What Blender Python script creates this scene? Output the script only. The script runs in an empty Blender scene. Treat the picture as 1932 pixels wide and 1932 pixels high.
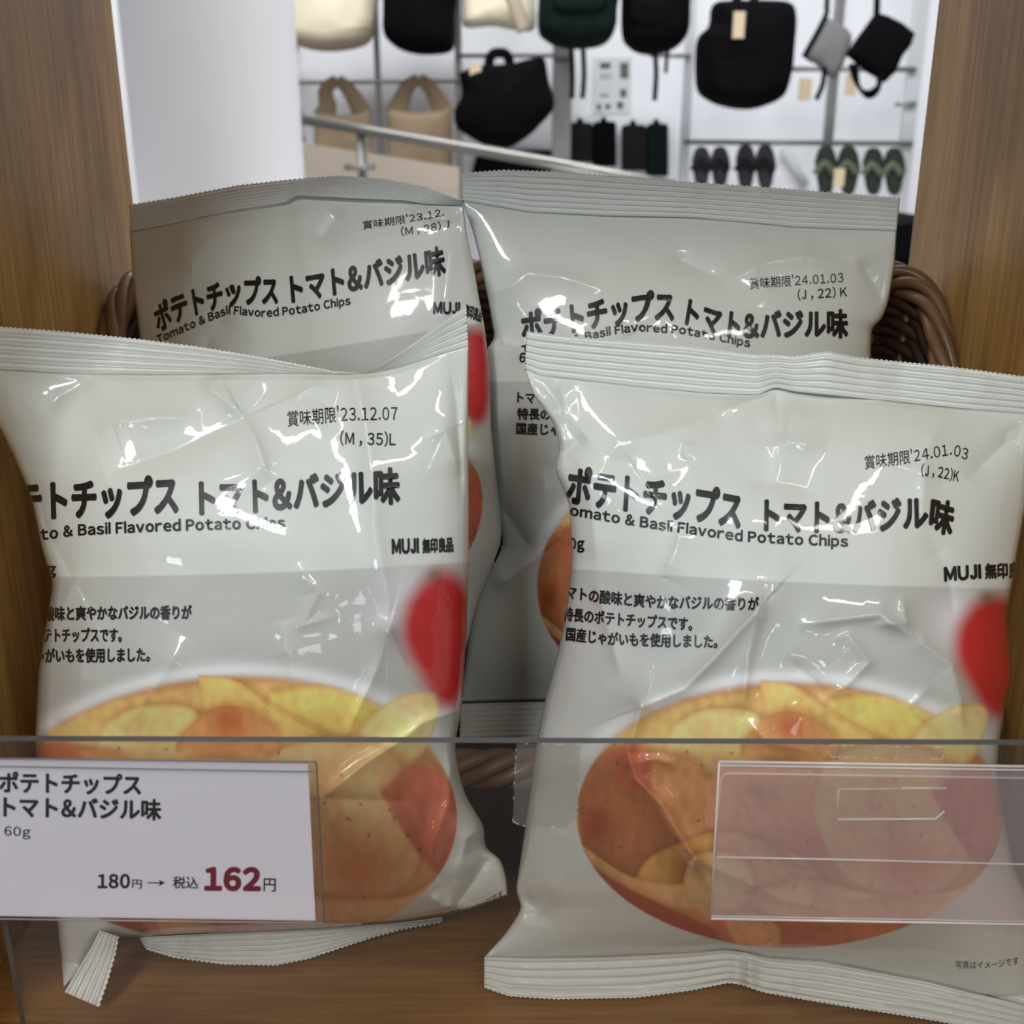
import bpy, bmesh, math, random
import numpy as np
from mathutils import Vector, Matrix
from mathutils.bvhtree import BVHTree

S = bpy.context.scene
COL = S.collection
# ------------------------------------------------------------------ camera, world, light, exposure
F = 2000.0; CX = CY = 966.0; TH = math.radians(18.5)
CAM = np.array([0.0, 0.0, 0.30])
cd = bpy.data.cameras.new('camera'); cam = bpy.data.objects.new('camera', cd); COL.objects.link(cam)
cam.location = CAM; cam.rotation_euler = (math.pi/2 - TH, 0, 0)
cd.sensor_width = 36; cd.lens = 36*F/1932; cd.clip_start = .01
cd.dof.use_dof = True; cd.dof.focus_distance = .395; cd.dof.aperture_fstop = 15
S.camera = cam
S.view_settings.view_transform = 'Standard'; S.view_settings.look = 'None'
S.view_settings.exposure = -0.30; S.view_settings.gamma = 1.0; S.view_settings.use_curve_mapping = False
S.cycles.max_bounces = 8; S.cycles.transparent_max_bounces = 24
S.cycles.use_denoising = True; S.cycles.caustics_reflective = False; S.cycles.caustics_refractive = False

W = bpy.data.worlds.new('store_light'); S.world = W; W.use_nodes = True
wn = W.node_tree.nodes; wl = W.node_tree.links
bg = wn['Background']; bg.inputs['Color'].default_value = (.93, .96, 1.0, 1); bg.inputs['Strength'].default_value = .40
# the store around: bright to the sides and overhead, darker down at its floor, and darkened straight ahead of the shelf to keep the gap between bags dim
_tc = wn.new('ShaderNodeTexCoord'); _sp = wn.new('ShaderNodeSeparateXYZ'); wl.new(_tc.outputs['Generated'], _sp.inputs[0])
def _m(op, a, b=None, c=None):
    n = wn.new('ShaderNodeMath'); n.operation = op
    for i, v in enumerate((a, b, c)):
        if v is None: continue
        if isinstance(v, (int, float)): n.inputs[i].default_value = v
        else: wl.new(v, n.inputs[i])
    return n.outputs[0]
def _range(v, a, b, c, d):
    n = wn.new('ShaderNodeMapRange'); n.interpolation_type = 'SMOOTHSTEP'; wl.new(v, n.inputs[0])
    for i, q in enumerate((a, b, c, d)): n.inputs[i+1].default_value = q
    return n.outputs[0]
_side = _range(_m('ABSOLUTE', _sp.outputs[0]), .2, .65, 0, 1)
_back = _range(_sp.outputs[1], -.4, .1, 0, 1)
_up = _range(_sp.outputs[2], .15, .6, 0, 1)
_open = _m('MAXIMUM', _m('MAXIMUM', _side, _back), _up)
_low = _range(_sp.outputs[2], -.5, .05, .45, 1)
_str = _m('MULTIPLY', _m('MULTIPLY', _m('MULTIPLY_ADD', _open, .78, .22), _low), .46)
wl.new(_str, bg.inputs['Strength'])

def area(name, loc, target, sx, sy, power, col=(1, 1, 1)):
    l = bpy.data.lights.new(name, 'AREA'); l.shape = 'RECTANGLE'; l.size = sx; l.size_y = sy
    l.energy = power; l.color = col
    o = bpy.data.objects.new(name, l); COL.objects.link(o); o.location = loc
    d = Vector(target) - Vector(loc); o.rotation_euler = d.to_track_quat('-Z', 'Y').to_euler()
    return o
area('window_light', (-.85, -1.75, 1.8), (0, .35, .12), .5, .28, 24, (.90, .95, 1.0))
area('ceiling_strip_light', (1.0, -1.3, 1.9), (.1, .35, .12), 1.3, .10, 13, (1, .97, .89))
area('ceiling_strip_light', (-.75, -1.0, 2.0), (0, .35, .12), .10, 1.3, 9, (1, .95, .86))
area('far_window_light', (-2.1, -2.7, .9), (0, .35, .12), .42, .28, 5.5, (.84, .92, 1.0))
area('far_window_light', (.9, -2.9, .8), (0, .35, .12), .24, .30, 3.2, (.86, .93, 1.0))
area('far_window_light', (.35, -2.9, .42), (0, .35, .12), .5, .25, 3.2, (.92, .93, 1.0))  # added low in front to put highlights on the lower film
area('wall_wash_light', (.2, 2.2, 2.6), (.2, 4.0, .4), 4.0, .5, 124, (.94, .96, 1.0))
area('wall_wash_light', (.2, 1.9, -.3), (.2, 4.0, .6), 3.0, .5, 18, (.94, .96, 1.0))
area('column_light', (.6, .9, 2.2), (-.6, 1.9, .5), .8, .8, 14, (1, 1, 1))

# ------------------------------------------------------------------ helpers
def dirs(px, py):
    px = np.asarray(px, float); py = np.asarray(py, float)
    x = (px-CX)/F; z = -(py-CY)/F
    c, s = math.cos(TH), math.sin(TH)
    return np.stack([x, c + z*s, -s + z*c], -1)
def at(px, py, Y):
    d = dirs(px, py); t = np.asarray(Y, float)/d[..., 1]
    return CAM + d*t[..., None]
def yfloor(px, py, z=.0016):
    # depth at which the shelf board lies along each line of sight
    d = dirs(px, py); dz = np.minimum(d[..., 2], -1e-6)
    return np.where(d[..., 2] < -1e-6, d[..., 1]/dz*(z-CAM[2]), 1e9)
def atv(px, py, Y): return Vector(at(px, py, Y))
def project(P):
    q = P - CAM; c, s = math.cos(TH), math.sin(TH)
    dep = q[..., 1]*c - q[..., 2]*s; up = q[..., 1]*s + q[..., 2]*c
    return CX + F*q[..., 0]/dep, CY - F*up/dep

def mat(name, col=(.8, .8, .8), rough=.5, metal=0., spec=.5, coat=0., noise=0, nscale=50, bump=0., bscale=400):
    m = bpy.data.materials.new(name); m.use_nodes = True
    n = m.node_tree.nodes; l = m.node_tree.links; b = n['Principled BSDF']
    b.inputs['Base Color'].default_value = (*col, 1); b.inputs['Roughness'].default_value = rough
    b.inputs['Metallic'].default_value = metal; b.inputs['Specular IOR Level'].default_value = spec
    b.inputs['Coat Weight'].default_value = coat; b.inputs['Coat Roughness'].default_value = .06
    if noise:
        tc = n.new('ShaderNodeTexCoord'); t = n.new('ShaderNodeTexNoise'); t.inputs['Scale'].default_value = nscale
        t.inputs['Detail'].default_value = 4
        l.new(tc.outputs['Object'], t.inputs['Vector'])
        mx = n.new('ShaderNodeMix'); mx.data_type = 'RGBA'
        mx.inputs[6].default_value = (*[c*(1-noise) for c in col], 1); mx.inputs[7].default_value = (*[min(1, c*(1+noise)) for c in col], 1)
        l.new(t.outputs['Fac'], mx.inputs[0]); l.new(mx.outputs[2], b.inputs['Base Color'])
    if bump:
        tc = n.new('ShaderNodeTexCoord'); t2 = n.new('ShaderNodeTexNoise'); t2.inputs['Scale'].default_value = bscale
        l.new(tc.outputs['Object'], t2.inputs['Vector'])
        bp = n.new('ShaderNodeBump'); bp.inputs['Strength'].default_value = bump; bp.inputs['Distance'].default_value = .002
        l.new(t2.outputs['Fac'], bp.inputs['Height']); l.new(bp.outputs[0], b.inputs['Normal'])
    return m

def wood(name, c1, c2, axis='Z', scale=1.0, rough=.45):
    m = bpy.data.materials.new(name); m.use_nodes = True
    n = m.node_tree.nodes; l = m.node_tree.links; b = n['Principled BSDF']
    tc = n.new('ShaderNodeTexCoord')
    def layer(sc, st, det, dist=0):
        mp = n.new('ShaderNodeMapping')
        v = [sc*st]*3; v['XYZ'.index(axis)] = sc
        mp.inputs['Scale'].default_value = v
        t = n.new('ShaderNodeTexNoise'); t.inputs['Scale'].default_value = 1; t.inputs['Detail'].default_value = det
        t.inputs['Roughness'].default_value = .65; t.inputs['Distortion'].default_value = dist
        l.new(tc.outputs['Object'], mp.inputs['Vector']); l.new(mp.outputs[0], t.inputs['Vector']); return t.outputs['Fac']
    a = layer(3*scale, 8, 3, .6); c = layer(14*scale, 26, 6)
    ad = n.new('ShaderNodeMath'); ad.operation = 'ADD'; l.new(a, ad.inputs[0]); l.new(c, ad.inputs[1])
    r = n.new('ShaderNodeValToRGB'); l.new(ad.outputs[0], r.inputs[0])
    sub = n.new('ShaderNodeMath'); sub.operation = 'MULTIPLY'; sub.inputs[1].default_value = .5
    l.new(ad.outputs[0], sub.inputs[0]); l.new(sub.outputs[0], r.inputs[0])
    e = r.color_ramp.elements; e[0].position = .36; e[0].color = (*c1, 1); e[1].position = .62; e[1].color = (*c2, 1)
    l.new(r.outputs[0], b.inputs['Base Color']); b.inputs['Roughness'].default_value = rough
    bp = n.new('ShaderNodeBump'); bp.inputs['Strength'].default_value = .25; bp.inputs['Distance'].default_value = .0006
    l.new(c, bp.inputs['Height']); l.new(bp.outputs[0], b.inputs['Normal'])
    return m

def clear(name, tint=(.93, .92, .9), veil=0., rough=.03, ior=1.49, veil_col=(.9, .85, .88), boost=1.0):
    m = bpy.data.materials.new(name); m.use_nodes = True
    n = m.node_tree.nodes; l = m.node_tree.links; n.remove(n['Principled BSDF'])
    tr = n.new('ShaderNodeBsdfTransparent'); tr.inputs[0].default_value = (*tint, 1)
    gl = n.new('ShaderNodeBsdfGlossy'); gl.inputs['Roughness'].default_value = rough
    lw = n.new('ShaderNodeLayerWeight'); pw = n.new('ShaderNodeMath'); pw.operation = 'POWER'; pw.inputs[1].default_value = 5
    l.new(lw.outputs['Facing'], pw.inputs[0])      # Schlick reflectance, the same from both sides of a thin sheet
    ml = n.new('ShaderNodeMath'); ml.operation = 'MULTIPLY_ADD'; ml.inputs[1].default_value = .9; ml.inputs[2].default_value = .04*boost; ml.use_clamp = True
    l.new(pw.outputs[0], ml.inputs[0]); lw.inputs[0].default_value = .5
    mx = n.new('ShaderNodeMixShader'); l.new(ml.outputs[0], mx.inputs[0]); l.new(tr.outputs[0], mx.inputs[1]); l.new(gl.outputs[0], mx.inputs[2])
    out = mx
    if veil:
        df = n.new('ShaderNodeBsdfDiffuse'); df.inputs[0].default_value = (*veil_col, 1)
        m2 = n.new('ShaderNodeMixShader'); m2.inputs[0].default_value = veil
        l.new(mx.outputs[0], m2.inputs[1]); l.new(df.outputs[0], m2.inputs[2]); out = m2
    l.new(out.outputs[0], n['Material Output'].inputs[0])
    return m

def link(name, me, m=None, parent=None):
    o = bpy.data.objects.new(name, me); COL.objects.link(o)
    if m is not None:
        me.materials.clear()
        me.materials.append(m)
    if parent is not None: o.parent = parent; o.matrix_parent_inverse = Matrix.Translation(-parent.location)
    return o
def obj(name, bm, m, parent=None, smooth=False):
    me = bpy.data.meshes.new(name); bmesh.ops.recalc_face_normals(bm, faces=bm.faces); bm.to_mesh(me); bm.free()
    if smooth: me.shade_smooth()
    return link(name, me, m, parent)
def tag(o, label, cat, group=None):
    o['label'] = label; o['category'] = cat
    if group: o['group'] = group
    return o
def thing(name, loc, label, cat, group=None):
    o = bpy.data.objects.new(name, None); COL.objects.link(o); o.location = loc; o.empty_display_size = .02
    return tag(o, label, cat, group)
def struct(o): o['kind'] = 'structure'; return o

def add_box(bm, lo, hi, M=None, bevel=0):
    r = bmesh.ops.create_cube(bm, size=1); vs = r['verts']
    lo = Vector(lo); hi = Vector(hi)
    for v in vs: v.co = Vector([lo[i] + (v.co[i]+.5)*(hi[i]-lo[i]) for i in range(3)])
    if bevel:
        es = list({e for v in vs for e in v.link_edges})
        rr = bmesh.ops.bevel(bm, geom=es, offset=bevel, segments=2, affect='EDGES', profile=.5)
        vs = list({v for f in rr['faces'] for v in f.verts} | {v for v in vs if v.is_valid})
    if M is not None:
        for v in vs: v.co = M @ v.co
    return vs
def add_tube(bm, pts, r, seg=10, cap=True, sx=1.0, flat_axis=None):
    pts = [Vector(p) for p in pts]; n = len(pts)
    rs = r if hasattr(r, '__len__') else [r]*n
    rings = []; up = None
    for i, p in enumerate(pts):
        t = (pts[min(i+1, n-1)] - pts[max(i-1, 0)]).normalized()
        if up is None:
            up = t.orthogonal().normalized()
            if flat_axis is not None:
                a = Vector(flat_axis); up = (a - a.dot(t)*t).normalized()
        else: up = (up - up.dot(t)*t).normalized()
        b = t.cross(up)
        rings.append([bm.verts.new(p + rs[i]*(math.cos(2*math.pi*k/seg)*up + sx*math.sin(2*math.pi*k/seg)*b)) for k in range(seg)])
    for i in range(n-1):
        for k in range(seg):
            bm.faces.new((rings[i][k], rings[i][(k+1) % seg], rings[i+1][(k+1) % seg], rings[i+1][k]))
    if cap: bm.faces.new(rings[0][::-1]); bm.faces.new(rings[-1])
def smooth_path(pts, n=8):
    pts = [Vector(p) for p in pts]; out = []
    for i in range(len(pts)-1):
        p0 = pts[max(i-1, 0)]; p1 = pts[i]; p2 = pts[i+1]; p3 = pts[min(i+2, len(pts)-1)]
        for k in range(n):
            t = k/n
            out.append(.5*((2*p1) + (p2-p0)*t + (2*p0-5*p1+4*p2-p3)*t*t + (3*p1-p0-3*p2+p3)*t**3))
    out.append(pts[-1]); return out

def poly_interp(pts, t):
    p = np.array(pts, float); d = np.r_[0, np.cumsum(np.hypot(*np.diff(p, axis=0).T))]; d /= d[-1]
    return np.stack([np.interp(t, d, p[:, 0]), np.interp(t, d, p[:, 1])], -1)
def soft_poly(pts, t, s=.012):
    # the polyline with slightly rounded corners
    acc = 0; ws = [.25, .5, .25]
    for k, w in zip((-1, 0, 1), ws): acc = acc + w*poly_interp(pts, np.clip(t+k*s, 0, 1))
    e0 = poly_interp(pts, np.array([0.]))[0]; e1 = poly_interp(pts, np.array([1.]))[0]
    acc[0] = e0; acc[-1] = e1
    return acc
def coons(left, right, bottom, top, nu, nv, su=None):
    u = np.linspace(0, 1, nu) if su is None else su
    v = np.linspace(0, 1, nv)
    L = soft_poly(left, v); R = soft_poly(right, v); B = soft_poly(bottom, u); T = soft_poly(top, u)
    U = u[None, :, None]; V = v[:, None, None]
    P = (1-U)*L[:, None] + U*R[:, None] + (1-V)*B[None] + V*T[None] \
        - ((1-U)*(1-V)*B[0] + U*(1-V)*B[-1] + (1-U)*V*T[0] + U*V*T[-1])
    return P[..., 0], P[..., 1], np.broadcast_to(U[..., 0], P.shape[:2]), np.broadcast_to(V[..., 0], P.shape[:2])

def grid_faces(nu, nv, off=0, flip=False):
    i = np.arange(nv-1)[:, None]*nu + np.arange(nu-1)[None]
    f = np.stack([i, i+1, i+1+nu, i+nu], -1).reshape(-1, 4) + off
    return f[:, ::-1] if flip else f
def mesh_np(name, V, Fc, smooth=True):
    me = bpy.data.meshes.new(name)
    me.vertices.add(len(V)); me.vertices.foreach_set('co', np.ascontiguousarray(V, np.float32).ravel())
    me.loops.add(Fc.size); me.loops.foreach_set('vertex_index', np.ascontiguousarray(Fc, np.int32).ravel())
    me.polygons.add(len(Fc)); me.polygons.foreach_set('loop_start', np.arange(0, Fc.size, 4, dtype=np.int32))
    me.update(calc_edges=True); me.validate()
    if smooth: me.shade_smooth()
    return me
def shell(front, back, nv, nu):
    # two grids sharing their border, as one closed film
    V = np.concatenate([front.reshape(-1, 3), back.reshape(-1, 3)])
    N = nu*nv; idx = np.arange(N).reshape(nv, nu); bi = idx + N
    bi = bi.copy(); bi[0] = idx[0]; bi[-1] = idx[-1]; bi[:, 0] = idx[:, 0]; bi[:, -1] = idx[:, -1]
    f1 = grid_faces(nu, nv)
    a = np.stack([bi[:-1, :-1], bi[1:, :-1], bi[1:, 1:], bi[:-1, 1:]], -1).reshape(-1, 4)
    return V, np.concatenate([f1, a])

def segdist(px, py, pts):
    best = np.full(px.shape, 1e9); sgn = np.zeros(px.shape); tt = np.zeros(px.shape)
    p = np.array(pts, float); L = np.hypot(*np.diff(p, axis=0).T); T = L.sum(); acc = 0
    for a, b, l in zip(p[:-1], p[1:], L):
        d = (b-a)/l; rx = px-a[0]; ry = py-a[1]
        s = np.clip(rx*d[0]+ry*d[1], 0, l); qx = rx-s*d[0]; qy = ry-s*d[1]; q = np.hypot(qx, qy)
        m = q < best; best = np.where(m, q, best); sgn = np.where(m, np.sign(rx*d[1]-ry*d[0]), sgn); tt = np.where(m, (acc+s)/T, tt)
        acc += l
    return best, sgn, tt
def crease(px, py, pts, amp, wl, wr=None, e=3.0, taper=(1, 1)):
    wr = wr or wl
    d, s, t = segdist(px, py, pts)
    w = np.where(s > 0, wr, wl)
    k = np.clip(np.minimum(t/.25 + (1-taper[0]), 1), 0, 1)*np.clip(np.minimum((1-t)/.25 + (1-taper[1]), 1), 0, 1)
    return 1.3*amp*.001*k*np.exp(-(np.sqrt(d*d+e*e)-e)/w)
def vnoise(px, py, sc, seed):
    r = np.random.RandomState(seed); o = 0
    for k in range(10):
        a = r.uniform(0, 2*math.pi); f = r.uniform(.5, 1.6)/sc
        o = o + np.sin(2*math.pi*f*(px*math.cos(a)+py*math.sin(a)) + r.uniform(0, 6.3) + 1.3*np.sin(2*math.pi*.6*f*(py*math.cos(a)-px*math.sin(a)) + r.uniform(0, 6.3)))
    return o/4.5

# ------------------------------------------------------------------ text
_G = {}
def glyph(ch):
    """flat outline of one character: vertices, triangles, left and right edge"""
    if ch in _G: return _G[ch]
    rect = lambda x0, y0, x1, y1: [(x0, y0), (x1, y0), (x1, y1), (x0, y1)]
    if ch in 'IliJ':
        if ch == 'I': qs = [rect(0, 0, .095, .733)]
        elif ch == 'l': qs = [rect(0, 0, .082, .78)]
        elif ch == 'i': qs = [rect(0, 0, .082, .545), rect(0, .65, .082, .76)]
        else:
            P = [(.30-.09+.09*0, .733)]; out_ = [(.36, .733), (.36, .20)] + [(.18+.18*math.cos(a), .17+.18*math.sin(a)*1.0) for a in np.linspace(0, -math.pi, 9)]
            in_ = [(.27, .733), (.27, .20)] + [(.18+.09*math.cos(a), .17+.09*math.sin(a)) for a in np.linspace(0, -math.pi, 9)]
            qs = [[out_[k], out_[k+1], in_[k+1], in_[k]] for k in range(len(in_)-1)]
        V = np.array([p for q in qs for p in q], float); _G[ch] = (V, [tuple(range(4*k, 4*k+4)) for k in range(len(qs))]); return _G[ch]
    wide = chr(ord(ch)+0xFEE0) if '!' <= ch <= '~' else ch
    c = bpy.data.curves.new('lettering', 'FONT'); c.body = wide; c.size = 1; c.resolution_u = 3
    o = bpy.data.objects.new('lettering', c); COL.objects.link(o)
    bpy.context.view_layer.update()
    me = bpy.data.meshes.new_from_object(o.evaluated_get(bpy.context.evaluated_depsgraph_get()))
    bpy.data.objects.remove(o); bpy.data.curves.remove(c)
    V = np.array([v.co[:2] for v in me.vertices]).reshape(-1, 2); Fs = [tuple(p.vertices) for p in me.polygons]
    bpy.data.meshes.remove(me)
    _G[ch] = (V, Fs); return _G[ch]
def text_bm(s, base, height, bold=.02, slant=0., maxlen=9.0, capref=.74, gap=.075):
    """glyph outlines laid along a baseline; returns a bmesh with x,y = photo coordinates on the film"""
    bm = bmesh.new(); pen = 0.
    shifts = [(0, 0)] if bold < .006 else [(bold*math.cos(a), bold*math.sin(a)) for a in [k*math.pi/4+math.pi/8 for k in range(8)]]
    for ch in s:
        if ch == ' ': pen += .30 if ord(s[0]) < 128 or len(s) < 12 else .3; continue
        V, Fs = glyph(ch)
        if not len(V): pen += .5; continue
        if ord(ch) < 128: x0, w = V[:, 0].min()-gap, V[:, 0].max()-V[:, 0].min()+2*gap
        else: x0, w = 0., 1.0
        for kz, (dx, dy) in enumerate(shifts):
            vs = [bm.verts.new((x-x0+pen+dx, y+dy, kz)) for x, y in V]
            for f in Fs:
                try: bm.faces.new([vs[i] for i in f])
                except ValueError: pass
        pen += w
    xs = [v.co.x for v in bm.verts]; x0, x1 = min(xs), max(xs)
    L = sum(math.dist(a, b) for a, b in zip(base[:-1], base[1:]))
    k = L/(x1-x0); ky = height/capref
    for _ in range(2):
        es = [e for e in bm.edges if abs(e.verts[0].co.x-e.verts[1].co.x)*k + abs(e.verts[0].co.y-e.verts[1].co.y)*ky > maxlen]
        if es: bmesh.ops.subdivide_edges(bm, edges=es, cuts=1)
    bmesh.ops.triangulate(bm, faces=bm.faces)
    tab = np.linspace(0, 1, 401); P = poly_interp(base, tab); T = np.gradient(P, axis=0)
    kk = np.ones(9)/9; T = np.stack([np.convolve(np.pad(T[:, i], 4, 'edge'), kk, 'valid') for i in (0, 1)], -1); T /= np.hypot(T[:, 0], T[:, 1])[:, None]
    X = np.array([v.co[:2] for v in bm.verts]); t = (X[:, 0]-x0)/(x1-x0); yy = X[:, 1]*ky
    bx, by = np.interp(t, tab, P[:, 0]), np.interp(t, tab, P[:, 1]); tx, ty = np.interp(t, tab, T[:, 0]), np.interp(t, tab, T[:, 1])
    qx = bx + .5*ty*yy + slant*yy; qy = by - (.5*tx+.5)*yy
    for v, a, b in zip(bm.verts, qx, qy): v.co = (a, b, v.co.z)
    return bm
def text_on(name, lines, bvh, m, parent, lift=.00018):
    out = bmesh.new()
    for ln in lines:
        bm = text_bm(*ln[:3], **(ln[3] if len(ln) > 3 else {}))
        dead = []
        for v in bm.verts:
            d = Vector(dirs(v.co.x, v.co.y)).normalized()
            hit, nrm, _, _ = bvh.ray_cast(Vector(CAM), d, 2)
            if hit is None: dead.append(v); v.co = (0, 0, -5)
            else:
                if nrm.dot(d) > 0: nrm = -nrm
                v.co = hit + (nrm*.5 - d*.5)*(lift*2 + v.co.z*4e-6)
        bmesh.ops.delete(bm, geom=dead, context='VERTS')
        # drop faces stretched over an edge
        bad = [e for e in bm.edges if e.calc_length() > .006]
        bmesh.ops.delete(bm, geom=bad, context='EDGES')
        me = bpy.data.meshes.new('x'); bm.to_mesh(me); bm.free(); out.from_mesh(me); bpy.data.meshes.remove(me)
    me = bpy.data.meshes.new(name); out.to_mesh(me); out.free(); me.shade_smooth()
    return link(name, me, m, parent)

# ------------------------------------------------------------------ materials
M = {}
def film_mat():
    m = bpy.data.materials.new('printed_film'); m.use_nodes = True
    n = m.node_tree.nodes; l = m.node_tree.links; b = n['Principled BSDF']
    a = n.new('ShaderNodeVertexColor'); a.layer_name = 'print'
    l.new(a.outputs['Color'], b.inputs['Base Color'])
    b.inputs['Roughness'].default_value = .42; b.inputs['Specular IOR Level'].default_value = .4
    b.inputs['Coat Weight'].default_value = .8; b.inputs['Coat Roughness'].default_value = .05; b.inputs['Coat IOR'].default_value = 1.5
    tc = n.new('ShaderNodeTexCoord'); t = n.new('ShaderNodeTexNoise'); t.inputs['Scale'].default_value = 160; t.inputs['Detail'].default_value = 2
    l.new(tc.outputs['Object'], t.inputs['Vector'])
    bp = n.new('ShaderNodeBump'); bp.inputs['Strength'].default_value = .05; bp.inputs['Distance'].default_value = .001
    l.new(t.outputs['Fac'], bp.inputs['Height']); l.new(bp.outputs[0], b.inputs['Coat Normal'])
    return m
M['film'] = film_mat()
M['seal'] = mat('white_film', (.80, .83, .80), .35, spec=.5, coat=.9)
M['ink'] = mat('black_ink', (.010, .010, .012), .35, spec=.4, coat=.6)
M['card'] = mat('white_card', (.90, .89, .97), .6, noise=.02, nscale=30)
M['card_ink'] = mat('card_black_ink', (.012, .012, .014), .6)
M['card_red'] = mat('card_red_ink', (.20, .010, .032), .6)
M['panel'] = wood('oak_veneer', (.29, .145, .034), (.64, .365, .115), 'Z', 1.0)
M['floor_wood'] = wood('oak_shelf', (.15, .065, .014), (.36, .18, .048), 'X', 1.2, .4)
M['acrylic'] = clear('clear_acrylic', (.935, .92, .905), veil=.012, rough=.04, veil_col=(.8, .78, .76))
M['acrylic_edge'] = mat('acrylic_cut_edge', (.11, .11, .115), .3, spec=.6)
M['holder'] = clear('clear_plastic', (.99, .975, .98), veil=.13, rough=.12, veil_col=(.95, .84, .87))  # pink diffuse veil stands in for a bright reflection from in front
M['holder_edge'] = mat('plastic_edge', (.78, .72, .70), .15, spec=.8)
M['sleeve'] = clear('clear_sleeve', (.985, .975, .97), veil=.006, rough=.05)
M['tape'] = clear('clear_tape', (.90, .89, .86), veil=.06, rough=.2)
M['rattan'] = mat('rattan', (.22, .12, .05), .5, noise=.35, nscale=90, coat=.2)
M['rattan_core'] = mat('rattan_core', (.055, .022, .009), .7, noise=.3, nscale=60)

# ------------------------------------------------------------------ printed artwork, evaluated per point of film
def srgb(r, g, b): 
    c = np.array([r, g, b], float)/255.
    return np.where(c <= .04045, c/12.92, ((c+.055)/1.055)**2.4)
def inside(px, py, poly):
    ins = np.zeros(px.shape, bool); n = len(poly)
    for i in range(n):
        x1, y1 = poly[i]; x2, y2 = poly[(i+1) % n]
        if y1 == y2: continue
        c = ((y1 > py) != (y2 > py)) & (px < (x2-x1)*(py-y1)/(y2-y1)+x1); ins ^= c
    return ins
def sm(x): x = np.clip(x, 0, 1); return x*x*(3-2*x)
def blob(pts, n=6):
    p = smooth_path([(x, y, 0) for x, y in pts] + [(*pts[0], 0)], n); return [(q.x, q.y) for q in p[:-1]]
ALB = 1.34
def artwork(x, y, fine=True):
    """x, y in the print's own frame"""
    sh = x.shape; out = np.empty(sh+(3,))
    white = srgb(199, 204, 197)*ALB; grey = srgb(174, 177, 172)*ALB; low = srgb(192, 197, 192)*ALB
    yb = 1074 + (x-1090)*.045 + 6*np.sin((x-1090)/260.)
    out[:] = white
    g = sm((y-yb)/4+.5)[..., None]; down = sm((y-1250)/420)[..., None]
    out = out*(1-g) + g*(grey*(1-down)+low*down)
    def over(col, a):
        nonlocal out
        a = np.clip(a, 0, 1)[..., None]; out = out*(1-a) + a*col
    def soft(poly, w):
        ins = inside(x, y, poly); d, _, _ = segdist(x, y, poly+[poly[0]])
        return sm(.5 + np.where(ins, d, -d)/(2*w))
    # pale glow left of the tomato, then the tomato out of focus
    over(srgb(205, 203, 208)*ALB, .8*np.exp(-(((x-1800)/45)**2+((y-1165)/60)**2)))
    tom = blob([(1835, 1140), (1872, 1122), (1910, 1135), (1940, 1190), (1935, 1270), (1905, 1345), (1865, 1350), (1825, 1290), (1802, 1235), (1808, 1180)])
    a = soft(tom, 22); sh_ = np.clip((x-1800)/150, 0, 1)[..., None]
    over(srgb(200, 46, 48)*1.08*(1-.35*sh_)+srgb(150, 14, 14)*.3*sh_, a)
    over(srgb(70, 80, 40)*1.2, .55*np.exp(-(((x-1862)/16)**2+((y-1128)/14)**2)))
    # bowl: white rim above, bowl mass with chips
    bx, by, rx, ry = 1490, 1538, 402, 250
    rr = np.sqrt(((x-bx)/rx)**2 + ((y-by)/ry)**2)
    up = sm((1480-y)/120)
    over(srgb(212, 216, 216)*ALB, up*np.exp(-((rr-1.05)/.055)**2)*1.0)
    inb = sm((1-rr)*(160-120*0)/ (3+22*up) * 2 + .5)
    n1 = vnoise(x, y, 130, 5)[..., None]; n2 = vnoise(x, y, 38, 9)[..., None]; n3 = vnoise(x, y, 11, 3)[..., None]
    base = srgb(188, 138, 90)*1.3*(1+.10*n1)
    over(base, inb)
    def chip(pts, col, w=3, a=.95, g=(0, 0), dark=None, edge=None):
        poly = blob(pts); m_ = soft(poly, w)*(inb if edge is None else 1)
        if w < 8:   # shadow beside each chip, painted into the print
            sx_ = soft([(p[0]+3, p[1]-7) for p in poly], 13); over(srgb(128, 74, 38)*1.1, sx_*(1-m_)*.45*inb)
        cx = sum(p[0] for p in pts)/len(pts); cy = sum(p[1] for p in pts)/len(pts)
        c = srgb(*col)*1.38
        k = 1 + .12*n1 + .09*n2 + .05*n3*np.array([.6, 1, 1.4]) + (g[0]*(x-cx)/200. + g[1]*(y-cy)/200.)[..., None]
        c = c*.86 + .10*c.mean() + .015; over(np.clip(c*k, 0, .95), m_*a)
        if dark:
            dx, dy, dr, dc = dark
            over(srgb(*dc)*1.3, m_*.8*np.exp(-(((x-dx)/dr)**2+((y-dy)/dr)**2)))
        if w < 8:   # thin toasted rim
            d, _, _ = segdist(x, y, poly+[poly[0]])
            over(srgb(170, 105, 50)*1.25, m_*.33*np.exp(-(d/5)**2))
    rust = (150, 62, 30)
    chip([(1180, 1345), (1480, 1300), (1850, 1330), (1850, 1420), (1200, 1420)], (214, 176, 104), 12, g=(0, .1))
    chip([(1560, 1320), (1700, 1310), (1830, 1345), (1790, 1420), (1640, 1430), (1560, 1390)], (222, 190, 96), 6)
    chip([(1434, 1282), (1500, 1296), (1560, 1338), (1640, 1385), (1700, 1420), (1600, 1440), (1480, 1425), (1446, 1350)], (218, 182, 98), 3, edge=1, g=(-.2, .1))
    chip([(1270, 1370), (1330, 1340), (1420, 1345), (1455, 1400), (1420, 1470), (1300, 1470), (1255, 1420)], (222, 192, 120), 4)
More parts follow.
